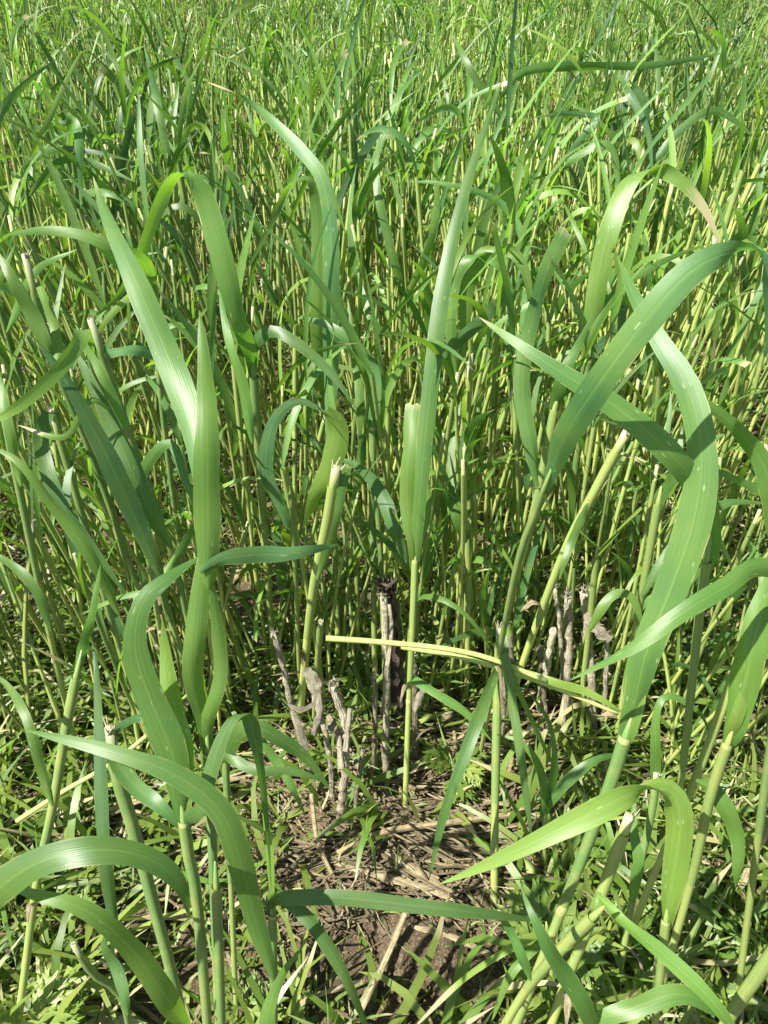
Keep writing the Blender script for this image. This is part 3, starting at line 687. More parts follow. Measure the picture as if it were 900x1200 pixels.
for lab, st, wp, lv, kw in [
    ('slim stalk between the hooped leaf and thick yellow cut stalk',
     [(415, 590, .75), (418, 680), (420, 790)], 8, [Lf([(415, 600, .75), (425, 520, .74), (420, 450, .74), (408, 350, .75)], 15)], dict(y=.6)),
    ('slim stalk just right of centre with joint and leaf opening left',
     [(547, 610, .70), (549, 700), (546, 830)], 9, [Lf([(547, 650, .7), (535, 600, .69), (528, 540, .69), (540, 470, .7)], 18)], dict(y=.9, nodes=(.6,))),
    ('stalk right of the pale stubble with leaf turned down over it',
     [(700, 640, .66), (690, 740), (676, 860)], 9, [Lf([(690, 740, .66), (715, 700, .65), (740, 700, .65), (755, 740, .66)], 15)], dict(y=.7)),
    ('upper left stalk with a dark blade rising from the left edge',
     [(-8, 330, .70), (20, 430), (60, 560), (95, 680)], 9, [Lf([(-5, 330, .7), (-20, 260, .69), (-8, 150, .69), (30, 98, .69), (68, 68, .7)], 19, y=.2, val=.85), Lf([(8, 390, .7), (40, 320, .68), (90, 292, .67)], 13)], dict(y=.3)),
    ('upper left stalk with a level dark leaf above the bright green one',
     [(28, 200, .85), (50, 330), (90, 520)], 7, [Lf([(25, 190, .85), (60, 176, .83), (110, 178, .82), (160, 190, .83)], 11, y=.25, val=.85), Lf([(35, 230, .85), (70, 190, .83), (110, 192, .82), (160, 214, .82)], 13, y=.15), Lf([(35, 210, .85), (62, 130, .84), (92, 66, .85), (110, 58, .85)], 9, y=1.0, val=1.15)], dict(y=.3)),
    ('upper left stalk with a short strap leaf hanging straight down',
     [(84, 160, .85), (98, 300), (120, 480)], 7, [Lf([(84, 165, .84), (82, 140, .83), (92, 160, .82), (95, 245, .82)], 13, y=.1, val=1.1), Lf([(90, 230, .85), (120, 225, .83), (155, 240, .83), (160, 265, .84)], 13, y=.2)], dict(y=.4)),
    ('slender upper stalk with dark erect blade left of the twin folded blades',
     [(196, 180, .95), (205, 300), (225, 470)], 6, [Lf([(196, 185, .95), (186, 130, .94), (176, 80, .95), (168, 50, .96)], 13, y=.35, val=.9), Lf([(200, 220, .95), (215, 160, .94), (240, 150, .94), (262, 210, .95)], 10, y=.9, val=1.1)], dict(y=.5)),
    ('upper right stalk with a long level leaf reaching right',
     [(590, 110, 1.05), (590, 200), (586, 350)], 6, [Lf([(590, 115, 1.05), (620, 82, 1.03), (700, 78, 1.02), (770, 76, 1.02), (848, 62, 1.03)], 14, y=.25, val=1.1), Lf([(590, 140, 1.05), (560, 96, 1.03), (545, 70, 1.03), (530, 40, 1.05)], 12, y=.5)], dict(y=.7)),
    ('upper right stalk with small pale blue green leaf held level',
     [(662, 190, .95), (662, 300), (652, 470)], 6, [Lf([(662, 190, .95), (690, 150, .93), (700, 138, .93), (665, 133, .93), (622, 138, .93)], 10, y=.0, val=1.15), Lf([(662, 200, .95), (700, 170, .93), (720, 180, .93), (726, 240, .94)], 14, y=.4)], dict(y=.8)),
    ('tall slim stalk near the top right with two drooping blades',
     [(760, 150, .95), (752, 260), (735, 420)], 6, [Lf([(760, 155, .95), (750, 110, .93), (735, 105, .93), (758, 150, .93), (765, 210, .94)], 12, y=.05, val=1.1), Lf([(757, 200, .95), (800, 150, .93), (840, 130, .93), (890, 165, .94)], 13, y=.4)], dict(y=.7)),
    ('stalk right of the twin folded blades with leaf standing over the gap',
     [(470, 330, .85), (470, 440), (468, 600)], 7, [Lf([(470, 340, .85), (455, 280, .83), (440, 200, .83), (455, 150, .84)], 14, y=.4), Lf([(470, 360, .85), (500, 300, .83), (512, 240, .83), (508, 180, .84)], 15, y=.6), Lf([(470, 400, .85), (440, 380, .84), (425, 345, .84), (418, 310, .85)], 12, y=.5)], dict(y=.8)),
    ('short stalk with sprawling leaves at the right of the clearing',
     [(640, 935, .62), (638, 980), (640, 1030)], 6, [Lf([(640, 950, .62), (632, 900, .61), (610, 870, .61), (580, 860, .62)], 14), Lf([(640, 960, .62), (660, 920, .61), (700, 890, .61), (740, 885, .62)], 18),
      Lf([(640, 950, .62), (650, 900, .61), (645, 850, .62), (620, 810, .63)], 12)], dict(y=.6)),
    ('short stalk with yellowing leaf at the bottom of the bare soil',
     [(640, 1080, .56), (645, 1120), (650, 1200)], 7, [Lf([(640, 1100, .56), (600, 1110, .55), (540, 1150, .55), (480, 1210, .56)], 12, y=1.0, val=1.15, tip=.35), Lf([(645, 1110, .56), (600, 1140, .55), (575, 1200, .56)], 15, y=.8)], dict(y=.8)),
    ]:
    hero_stalk(lab, st, wp, lv, **kw)

# ------------------------------------------------------------------ pale fallen stalks across the middle
def lying(label, pts, wpx, name='fallen_stalk', leafy=None, cat='fallen stalk', y=.95, grp='pale fallen stalks'):
    p3, D = unproject(pts); org = p3[0].copy(); root = empty(name, org); tag(root, label, cat, grp)
    a = Acc(); path = spline(p3 - org, 20); tube(a, path, np.linspace(1, .8, 20) * wpx * D[0] / F / 2, np.array([y, 1.2, 0.1]), 8, cap=True); a.build('stem', M_STEM, root)
    for l in leafy or []: hero_leaf(root, org, **l)
lying('pale green broken stalk lying level in front of the dark split stubble', [(382, 748, .60), (440, 752), (520, 760), (575, 772), (640, 798, .60)], 7)
lying('pale green broken stalk running down right under the cut central stalk', [(470, 758, .62), (540, 770), (600, 788), (650, 806), (725, 836, .61)], 6, leafy=[
    Lf([(610, 785, .61), (650, 800, .6), (690, 812, .6), (735, 838, .61)], 13, y=.95, val=1.2, tip=.1)])
lying('yellowish stalk lying slanted over dry straw at the left', [(20, 962, .66), (70, 930), (130, 895), (172, 862, .64)], 6)

# ------------------------------------------------------------------ weathered stubble
def stubble(label, pts, wpx, mat=M_STUB, tint=(0.6, 1.0, 0), split=False, scraps=(), frayed=True, seed=0, twig=()):
    p3, D = unproject(pts, True); base = p3[-1].copy(); root = empty('dead_stalk', base)
    tag(root, label, 'dead stalk', 'weathered stubble of an older crop')
    n = 34; path = spline(p3[::-1] - base, n); r = wpx * D[0] / F / 2 * .70; path[:, :2] += np.random.default_rng(seed).normal(0, r * .16, (n, 2)); s = np.linspace(0, 1, n)
    r_ = np.random.default_rng(seed + 50)
    rad = r * (1.05 + 0.22 * r_.random(n) * (r_.random(n) > .6)) * (1.1 - 0.1 * s)
    t = np.stack([np.clip(tint[0] * (0.2 + 1.0 * s) + 0.2 * r_.normal(0, .6, n), 0, 1), np.full(n, tint[1]), np.zeros(n)], 1)
    if split:
        a = Acc(); k = 8; th = np.linspace(-1.9, 1.9, k) + 0.9
        V = path[:, None] + np.stack([np.cos(th), np.sin(th), 0 * th], -1)[None] * (rad[:, None] * (1 + .25 * r_.random((n, k))))[..., None]
        V[-1, :, 2] += r_.normal(0, r * 1.4, k); V[-2, :, 2] += r_.normal(0, r * .4, k)
        lp = np.stack(np.broadcast_arrays(np.linspace(0, 1, k)[None], (s * .2)[:, None], s[:, None]), -1)
        a.grid(V, lp, t[:, None]); V2 = path[:, None] + (V - path[:, None]) * .72
        a.grid(V2[:, ::-1], lp, t[:, None]); a.build('split_shell', mat, root)
    else:
        a = Acc(); tube(a, path, rad, t, 10, cap=True, rough=.42, seed=seed); a.build('stem', mat, root)
    if frayed:
        a = Acc(); top = path[-1]
        for j in range(14):
            e = top + r_.normal(0, r * .45, 3); d = nrm(np.array([0, 0, 1.0]) + r_.normal(0, .55, 3))
            q = np.stack([e - d * r, e + d * r * .8, e + nrm(d + r_.normal(0, .4, 3)) * r * r_.uniform(1.2, 2.6)])
            tube(a, q, np.array([r * .3, r * .2, r * .05]), np.array([1.0, 1.2, 0]), 4)
        a.build('frayed_top', mat, root)
    for q, w_ in scraps:
        pp, dd = unproject(q); pa = spline(pp - base, 12)
        wd = nrm(np.cross(tangents(pa), nrm(CAM - pp[0])) + r_.normal(0, .2, 3)); a = Acc()
        ribbon(a, pa, wd, w_ * dd[0] / F, 0.35 + .5 * np.sin(np.linspace(.5, 3.0, 12)) + .45 * r_.random(12), (0.6, .9, 0), 1.1, 5, .3, False, seed)
        a.build('dry_leaf', mat, root)
    for q, w_ in twig:
        pp, dd = unproject(q); a = Acc(); tube(a, spline(pp - base, 8), np.linspace(1, .7, 8) * w_ * dd[0] / F / 2, np.array([.5, 1, 0]), 7, cap=True, rough=.3, seed=seed); a.build('side_shoot', mat, root)
stubble('pale forked dead stalk with whitened top, front of the left stubble', [(389, 803, .66), (402, 840), (405, 890), (396, 985)], 13, seed=1, tint=(.75, 1.15, 0), twig=[([(400, 900, .68), (396, 860, .68), (384, 838, .68)], 9), ([(405, 880, .67), (410, 830, .67)], 8)])
stubble('thin brown dead stalk kinked at a knot, leftmost of the stubble', [(321, 741, .68), (334, 790), (342, 828), (350, 860), (372, 935)], 10, seed=2, tint=(.5, 1.1, 0), scraps=[([(342, 828, .68), (352, 860, .67), (362, 892, .67)], 8), ([(337, 825, .68), (355, 830, .67), (372, 822, .67)], 6)])
stubble('dead stalk with curled grey leaf scraps hanging from its top', [(360, 788, .67), (372, 830), (384, 870), (392, 960)], 9, seed=3, tint=(.7, 1.1, 0), scraps=[([(355, 786, .66), (368, 800, .66), (372, 825, .66)], 13), ([(376, 812, .66), (376, 838, .655), (368, 862, .655)], 10), ([(383, 850, .67), (394, 855, .67)], 12)])
stubble('upright pale stubble stalk with a knot, against the dark rotten stalk', [(450, 700, .68), (453, 780), (452, 850), (453, 935)], 11, seed=4, tint=(.75, 1.1, 0), twig=[([(454, 780, .68), (459, 740, .68), (456, 708, .68)], 6)])
stubble('dark rotten split stalk, widest and blackest of the stubble', [(452, 686, .72), (462, 760), (472, 880)], 24, mat=M_CHAR, seed=5, tint=(.6, 1, 0), split=True)
stubble('brown dead stalk with torn leaf, right of the dark rotten stalk', [(484, 770, .72), (486, 830), (486, 905)], 10, seed=6, tint=(.25, .9, 0), scraps=[([(486, 835, .71), (494, 812, .71), (505, 803, .71)], 8)])
stubble('mottled dead stalk behind the central cut stalk', [(596, 735, .74), (599, 800), (600, 880)], 10, seed=7, tint=(.4, .8, 0))
stubble('clean cream dead stalk cut square, leaning right', [(648, 738, .72), (640, 785), (628, 850)], 12, seed=8, tint=(1.0, 1.25, 0), frayed=False)
stubble('grey weathered dead stalk with crumbled top, middle of the right stubble', [(666, 698, .72), (667, 760), (664, 820), (660, 890)], 13, seed=9, tint=(.6, 1.0, 0))
stubble('dead stalk with white frayed top and dark leaf scrap hanging right', [(685, 694, .72), (690, 750), (694, 810), (696, 880)], 12, seed=10, tint=(.7, 1.1, 0), scraps=[([(687, 718, .71), (700, 736, .705), (716, 750, .705)], 13)])
stubble('thin pale dead shoot, leftmost of the right stubble group', [(650, 688, .73), (656, 730), (662, 850)], 7, seed=11, tint=(.9, 1.2, 0))

stubble('short thin dead stalk just left of the pale upright one', [(438, 790, .70), (440, 850), (436, 930)], 7, seed=12, tint=(.4, 1.0, 0))
stubble('slim pale dead stalk leaning on the cut central stalk', [(590, 742, .70), (592, 800), (588, 880)], 7, seed=13, tint=(.8, 1.1, 0))
stubble('low broken dead stalk at the foot of the forked one', [(425, 880, .70), (418, 930), (412, 985)], 7, seed=14, tint=(.3, 1.0, 0))
stubble('thin dead stalk rightmost of the stubble near the yellow cut stalk', [(712, 742, .74), (710, 800), (704, 880)], 7, seed=15, tint=(.6, 1.0, 0))
stubble('brown dead stalk standing behind the cream square cut one', [(632, 760, .76), (638, 820), (640, 880)], 8, seed=16, tint=(.15, .9, 0))

# ------------------------------------------------------------------ straw on the soil
def straw(label, pts, wpx, y, seed, flat=True):
    p3 = np.array([P(a, b, gD(b, z)) for a, b, z in pts]); org = p3[0].copy()
    r_ = np.random.default_rng(seed); path = spline(p3 - org, 12); w_ = wpx * .68 / F
    a = Acc()
    if flat:
        wd = np.tile(nrm(np.cross(tangents(path)[0], [0, 0, 1.0]))[None], (12, 1)) + np.array([0, 0, .3])
        ribbon(a, path, wd, w_, 0.85 + .2 * r_.random(12), (y, 1.15, 0), .5, 5, .12, False, seed)
    else: tube(a, path, w_ / 2, np.array([y, 1.0, 0]), 7, cap=True, rough=.15, seed=seed)
    o = a.build('straw', M_DRY, None, org); tag(o, label, 'straw', 'pale straws lying on the soil')
straw('widest pale flat straw lying slanted below the stubble', [(368, 1000, .012), (430, 1020, .015), (500, 1040, .012), (535, 1052, .01)], 11, .8, 1)
straw('flat grey straw crossing beside the widest one, nearer the clods', [(460, 1000, .018), (500, 1025, .016), (528, 1050, .012)], 13, .5, 2)
straw('thin upright leaning straw standing in the soil between the clods', [(475, 1070, .03), (452, 1125, .014), (420, 1190, .006)], 7, .6, 3, False)
straw('straight pale straw running right under the central cut stalk', [(482, 1083, .012), (530, 1097, .016), (575, 1118, .012)], 8, .85, 4)
straw('long brownish straw lying level behind the clods', [(395, 1000, .02), (450, 975, .025), (520, 965, .025), (620, 952, .02)], 8, .35, 5, False)
straw('pale straw at left running up toward the kinked dead stalk', [(60, 985, .02), (120, 950, .025), (210, 925, .02), (310, 905, .015)], 9, .75, 6)
straw('short broad pale straw behind the thick cut stalk', [(128, 950, .02), (170, 935, .02), (205, 930, .018)], 12, .95, 7)
straw('short flat straw lying on soil between the left stems', [(145, 1076, .01), (185, 1073, .012), (228, 1076, .008)], 8, .9, 8)
straw('thin dark straw leaning over the matted litter', [(365, 930, .05), (372, 985, .03), (392, 1030, .012)], 6, .4, 9, False)
straw('thin straw along the bottom edge left of the clods', [(335, 1185, .006), (372, 1165, .012), (425, 1150, .008)], 7, .8, 10)
straw('pale straw among the stems at the right edge of the frame', [(868, 1040, .03), (885, 1000, .03), (905, 960, .03)], 8, .9, 11)
straw('pair of pale straw ends showing right of the leaning stalks', [(700, 905, .02), (725, 935, .02), (750, 985, .015)], 8, .8, 12)
straw('curved pale straw lying before the grey weathered dead stalk', [(560, 935, .02), (605, 945, .022), (660, 968, .015)], 8, .8, 13)

# ------------------------------------------------------------------ lobed weeds
def lobed_leaf(acc, base, d, L, up, seed):
    """divided leaf: midrib with paired, toothed lobes, flat faces cupped upward"""
    r_ = np.random.default_rng(seed); d = nrm(d); side = nrm(np.cross(d, up)); n = nrm(np.cross(side, d))
    tint = np.array([r_.uniform(.3, .9), r_.uniform(.9, 1.2), 0])
    def blade(b, dd, l, w_):
        sd_ = nrm(np.cross(dd, n)); s = np.array([0, .3, .6, 1.0]); wv = np.array([.25, 1.0, .75, .05]) * w_
        c = b + dd[None] * (s * l)[:, None] - n[None] * (s ** 2 * l * .22)[:, None]
        V = c[:, None] + sd_[None, None] * (wv[:, None] * np.array([-1, 0, 1.0]))[..., None] + n * (wv[:, None] * np.array([.3, 0, .3]))[..., None]
        lp = np.stack(np.broadcast_arrays(np.array([-1, 0, 1.])[None], (s * l)[:, None], s[:, None]), -1)
        acc.grid(V, lp, tint)
    for t in (.22, .45, .68):
        b = base + d * L * t - n * (t ** 2 * L * .2)
        for sg in (-1, 1):
            l = L * (.52 - .25 * abs(t - .4)) * r_.uniform(.85, 1.1); dd = nrm(d * .75 + side * sg)
            blade(b, dd, l, l * .17)
            blade(b + dd * l * .45, nrm(d * 1.3 + side * sg * .5), l * .42, l * .10)
            blade(b + dd * l * .5, nrm(d * .1 + side * sg), l * .4, l * .09)
    blade(base + d * L * .5, d, L * .5, L * .10); blade(base, d, L * .85, L * .035)
def weed(label, px, py, h, L, nl, seed, z0=0.0):
    p = P(px, py, gD(py, z0)); r_ = np.random.default_rng(seed)
    p = np.array([p[0], p[1], float(gh(p[0], p[1]))])
    root = empty('lobed_weed', p); tag(root, label, 'weed', 'lobed weeds between the stalks')
    a = Acc(); path = np.array([[0, 0, -.005], [.002, .001, h * .5], [.0, .003, h]]); tube(a, spline(path, 6), np.array([.0016] * 6), np.array([.4, .8, 0]), 6); a.build('stem', M_STEM, root)
    for j in range(nl):
        az = j * 2.4 + r_.uniform(-.3, .3); el = r_.uniform(.15, .9); d = np.array([math.cos(az) * math.cos(el), math.sin(az) * math.cos(el), math.sin(el)])
        a = Acc(); lobed_leaf(a, np.array([0, 0, h * (.45 + .55 * j / nl)]), d, L * r_.uniform(.75, 1.15), np.array([0, 0, 1.0]), seed * 31 + j); a.build('leaf', M_WEED, root)
for i, (lab, px, py, h, L, nl) in enumerate([
    ('bright lobed weed filling the bottom left corner', 68, 1235, .075, .045, 6),
    ('bright lobed weed right of the brown torn dead stalk', 528, 925, .05, .038, 6),
    ('feathery green weed patch seen between the leaning right stalks', 690, 640, .06, .055, 9),
    ('second feathery weed farther left among the right stalks', 655, 655, .04, .05, 8),
    ('lobed weed behind the right foreground blade base', 812, 815, .05, .05, 8),
    ('small lobed weed on the right by the frame edge', 870, 800, .04, .045, 8),
    ('low lobed weed at the foot of the central cut stalk', 640, 1140, .04, .05, 9),
    ('small weed at the left edge below the fan of cut stalks', 90, 690, .05, .05, 8),
    ('small lobed weed near the thick yellow cut stalk', 470, 690, .05, .05, 8),
    ('small weed under the slender stalk by the bottom edge', 290, 1190, .03, .035, 6),
    ]): weed(lab, px, py, h, L, nl, i + 5)

# ------------------------------------------------------------------ the crowd of stalks
def proc_stalk(seed, seg=10, k=3, tk=6, hmul=1.0, lush=False):   # seg: rows per leaf, tk: stem sides
    """a procedural stalk at the origin -> list of (part name, Acc, material, info)"""
    r_ = np.random.default_rng(seed)
    h = r_.uniform(.29, .42) * hmul; cut = r_.random() < (.15 if lush else .40)
    lean = r_.normal(0, .035, 2); az0 = r_.uniform(0, 6.28)
    n = 9 if tk > 4 else 5; s = np.linspace(0, 1, n)
    path = np.stack([lean[0] * s ** 1.5, lean[1] * s ** 1.5, h * s], 1)
    r = r_.uniform(.0014, .0023)
    yb = r_.uniform(.55, 1.15)
    t = np.stack([np.clip(yb + .25 - .55 * s, 0, 1), np.full(n, r_.uniform(.85, 1.15)), np.zeros(n)], 1)
    if cut: t[-1, 2] = .5
    rad = r * (1.15 - .2 * s); rad[[3, 6] if n == 9 else [2]] *= 1.25
    a = Acc(); tube(a, path, rad, t, tk, cap=cut)
    parts = [('stem', a, M_STEM)]
    nl = r_.integers(3, 5) if lush else int(r_.choice([1, 2, 3], p=[.2, .5, .3])); drp = 0
    for j in range(nl):
        q = 1 - j * r_.uniform(.16, .24) if not cut else .96 - j * r_.uniform(.18, .28)
        q = max(q, .25); b = np.array([np.interp(q, s, path[:, i]) for i in range(3)])
        az = az0 + j * math.pi + r_.normal(0, .5)
        L = r_.uniform(.07, .19) * (1 if not cut or j else .7); W = r_.uniform(.0046, .0090) * (.66 if tk == 3 else 1)
        el = r_.uniform(1.05, 1.5); droop = r_.choice([r_.uniform(.2, .9), r_.uniform(1.2, 2.9)], p=[.76, .24] if tk > 3 else [.4, .6]); kink = r_.uniform(.3, .7)
        sh = r_.uniform(2, 9)
        u = np.linspace(0, 1, seg); e = el - droop * (1 / (1 + np.exp(-sh * (u - kink))))
        e = el - droop * (1 / (1 + np.exp(-sh * (u - kink))) - 1 / (1 + math.exp(sh * kink)))
        az_ = az + r_.normal(0, .5) * u
        step = np.stack([np.cos(e) * np.cos(az_), np.cos(e) * np.sin(az_), np.sin(e)], 1) * L / (seg - 1)
        p = b + np.concatenate([[[0, 0, 0]], np.cumsum(step[:-1], 0)])
        wd = np.stack([-np.sin(az_), np.cos(az_), 0 * az_], 1); T = tangents(p); nn = np.cross(T, wd)
        tw = r_.normal(0, .5) + r_.normal(0, .9) * u; wd = wd * np.cos(tw)[:, None] + nn * np.sin(tw)[:, None]
        lc = r_.random() < .06
        a = Acc(); tt = (np.clip(r_.normal(.42, .33), 0, 1), r_.uniform(.75, 1.3), r_.choice([0, .06, .14, .4], p=[.45, .3, .2, .05]))
        ribbon(a, p, wd, W, leaf_profile(u, lc, .5), tt, r_.uniform(.1, .4), k, .06, lc, seed + j)
        parts.append(('leaf', a, M_LEAF)); drp = max(drp, droop)
        # sheath wrapping the stem below the blade
        q0 = max(q - .2, .05); sp = np.stack([[np.interp(x, s, path[:, i]) for i in range(3)] for x in (q0, (q0 + q) / 2, q)])
        a = Acc(); tube(a, sp, np.array([1.12, 1.28, 1.22]) * r, np.array([np.clip(yb - .45, 0, 1), 1.0, 0]), tk)
        parts.append(('leaf_sheath', a, M_STEM))
    return parts, dict(cut=cut, nl=int(nl), droop=drp, h=h)

def rotz(a): c, s = math.cos(a), math.sin(a); return np.array([[c, -s, 0], [s, c, 0], [0, 0, 1.0]])
PROTO = [proc_stalk(100 + i) for i in range(36)] + [proc_stalk(500 + i, hmul=.55, lush=True) for i in range(14)]   # the last 14 are young leafy shoots
LOW = [proc_stalk(300 + i, seg=6, k=3, tk=3) for i in range(30)]

def scatter():
    """positions of all procedural stalks, nearest first"""
    pts = []
    def rows(y0, y1, dens, xm):
        A = (y1 - y0) * 2 * xm; n = int(A * dens)
        x = RNG.uniform(-xm, xm, n); y = RNG.uniform(y0, y1, n)
        y = np.round(y / .12) * .12 + RNG.normal(0, .026, n) if y1 < 1.7 else y
        keep = (np.abs(x) < .62 * y + .55) & (fbm(x, y, 5, 2, 77) > .33)
        return list(zip(x[keep], y[keep]))
    pts += rows(.60, 1.6, 820, 1.5); pts += rows(1.6, 3.0, 760, 2.4); pts += rows(3.0, 5.0, 420, 3.7); pts += rows(5.0, 10.0, 150, 6.8)
    # both sides of and behind the camera, out of the open patch the picture looks into
    for x, y in zip(RNG.uniform(-1.1, 1.1, 1100), RNG.uniform(-.7, .6, 1100)):
        if abs(x) > .50 + max(0, y) * .05 and y > -.15: pts.append((x, y))
    return pts
pts = scatter()
# sparse mid zone in front of the dense crowd: hand placed bases (pixels on the ground)
extra = [(150, 800), (185, 770), (60, 790), (110, 750), (235, 790), (285, 800), (320, 770), (20, 840), (265, 750), (425, 770), (505, 760), (530, 790), (560, 760),
         (615, 740), (720, 780), (760, 800), (790, 760), (830, 790), (870, 760), (905, 820), (840, 850), (780, 870), (880, 900), (10, 760), (-20, 900), (40, 720), (205, 740),
         (340, 745), (300, 720), (455, 735), (590, 730), (660, 745), (700, 735), (745, 740), (120, 720), (170, 715), (240, 720), (380, 725), (930, 760), (815, 730)]
r9 = np.random.default_rng(99)
ex = []
for _ in range(190):
    x_, y_ = r9.uniform(-.5, .5), r9.uniform(.42, .62)
    if y_ > .50 or abs(x_ - .02) > .13 + (.6 - y_) * .5: ex.append((x_, y_))
for px, py in extra:
    p = P(px, py, gD(py)); ex.append((p[0], p[1]))

def size_key(p):
    q = np.array([p[0], p[1], .25]) - CAM; D = q @ FW
    if D < .1: return 9
    px = F * q[0] / D
    return D if abs(px) < 470 and p[1] > .3 else 9 + D
cand = [(size_key(p), p, 0) for p in pts] + [(size_key(p), p, 1) for p in ex]
cand.sort(key=lambda t: t[0])
hero_n = sum(1 for o in scn.objects if o.name.startswith('cereal_stalk'))
NI = max(0, 298 - hero_n)
ind, rest = cand[:NI], cand[NI:]

# prototypes become real objects the first time they are used, copies afterwards
made = {}
labels = {}
COLW = ['at the far left', 'left of the middle', 'just left of centre', 'just right of centre', 'right of the middle', 'at the far right']
def zone(px, py):
    c = COLW[int(min(5, max(0, px // 150)))]
    rws = ['near the top', 'in upper field', 'above middle', 'at mid height', 'below middle', 'low down']
    return c, rws[int(min(5, max(0, (py - 60) // 110)))]
for n_i, (key, (x, y), e) in enumerate(ind):
    pi = int(RNG.integers(36, 50)) if (e and RNG.random() < .4) else int(RNG.integers(0, 36)); parts, info = PROTO[pi]
    a = RNG.uniform(0, 6.283); s = RNG.uniform(.9, 1.12) * (.9 if e else 1)
    if y < .75: s *= .92
    loc = (x, y, float(gh(x, y)) - .004)
    if pi not in made:
        root = empty('cereal_stalk', loc); ch = []
        for nm, acc, mat in parts: ch.append(acc.build(nm, mat, root))
        made[pi] = (root, ch)
    else:
        r0, c0 = made[pi]; root = r0.copy(); COL.objects.link(root); root.location = loc
        for c in c0:
            d = c.copy(); COL.objects.link(d); d.parent = root
    root.rotation_euler = (float(RNG.normal(0, .07)), float(RNG.normal(0, .07)), a); root.scale = (s, s, s)
    # label from what it looks like and where it stands in the field
    top = np.array([x, y, info['h'] * s]); px, py, _ = proj(top)
    c, rw = zone(px, py)
    dirn = ' leaning right' if root.rotation_euler.y > .05 else (' leaning left' if root.rotation_euler.y < -.05 else '')
    kind = 'cut-topped' if info['cut'] else ('tall' if info['h'] * s > .41 else ('young' if info['h'] * s < .28 else 'short'))
    lf = ['one', 'two', 'three', 'four'][info['nl'] - 1]
    shp = 'arching' if info['droop'] > 1.2 else 'upright'
    lab = '%s stalk%s, %s %s leaves, %s %s' % (kind, dirn, lf, shp, rw, c)
    labels.setdefault(lab, []).append((y, root))
    tag(root, lab, 'cereal stalk', HERO_GROUP)
for lab, lst in labels.items():      # alike neighbours are told apart by which stands nearer
    lst.sort(key=lambda t: t[0])
    nm = {2: ['nearer one', 'farther one'], 3: ['nearest one', 'middle one', 'farthest one']}.get(len(lst))
    if len(lst) > 3:
        lst.sort(key=lambda t: proj(t[1].location)[0]); nm = ['leftmost one', 'second from left', 'middle one', 'second from right', 'rightmost one'] if len(lst) == 5 else (['leftmost one', 'second from left', 'second from right', 'rightmost one'] if len(lst) == 4 else (['leftmost one', 'second from left', 'third from left', 'third from right', 'second from right', 'rightmost one'] if len(lst) == 6 else None))
    if nm:
        for (yy_, rt), q in zip(lst, nm): rt['label'] = lab + ', ' + q

# everything farther or outside the frame, as one mass of stems and one of leaves
stems, leaves = Acc(), Acc()
def merged(parts, which):
    a = Acc()
    for nm, acc, mat in parts:
        if (mat is M_STEM) == which: a.extend(acc.arrays())
    return a.arrays()
MH = [(merged(p, True), merged(p, False)) for p, _ in PROTO]
ML = [(merged(p, True), merged(p, False)) for p, _ in LOW]
gxy = np.array([c[1] for c in rest]); gz = gh(gxy[:, 0], gxy[:, 1])
for (key, (x, y), e), z in zip(rest, gz):
    src = MH[:36] if (y < 1.5 and key < 9) else ML
    st, lv = src[int(RNG.integers(0, len(src)))]
    s = RNG.uniform(.88, 1.15); a = RNG.uniform(0, 6.283)
    if y < .75: s *= .92
    Rm = rotz(a) * s; sk = RNG.normal(0, .08, 2); Rm = np.array([[1, 0, sk[0]], [0, 1, sk[1]], [0, 0, 1]]) @ Rm
    T = (Rm, np.array([x, y, (z if y < 2 else 0) - .004]))
    cl = float(fbm(np.array([x]), np.array([y]), 4.5, 2, 55)[0]) - .5
    b = RNG.uniform(.80, 1.18) * (1 + .9 * cl); yy = RNG.normal(0, .1) + .7 * cl
    def tin(arr): t = arr[3].copy(); t[:, 1] *= b; t[:, 0] = np.clip(t[:, 0] + yy, 0, 1); return (arr[0], arr[1], arr[2], t)
    stems.extend(tin(st), T); leaves.extend(tin(lv), T)
o = stems.build('distant_stalks', M_STEM); tag(o, 'mass of green cereal stems filling the field behind', 'crop', kind='stuff')
o = leaves.build('distant_leaves', M_LEAF); tag(o, 'mass of green cereal leaves filling the field behind', 'crop', kind='stuff')
print('tris', sum(len(p.vertices) - 2 for ob in scn.objects if ob.type == 'MESH' for p in ob.data.polygons) if 0 else '', len(stems.arrays()[1]) * 2, len(leaves.arrays()[1]) * 2)
print('crowd', len(ind), len(rest), 'hero', hero_n)

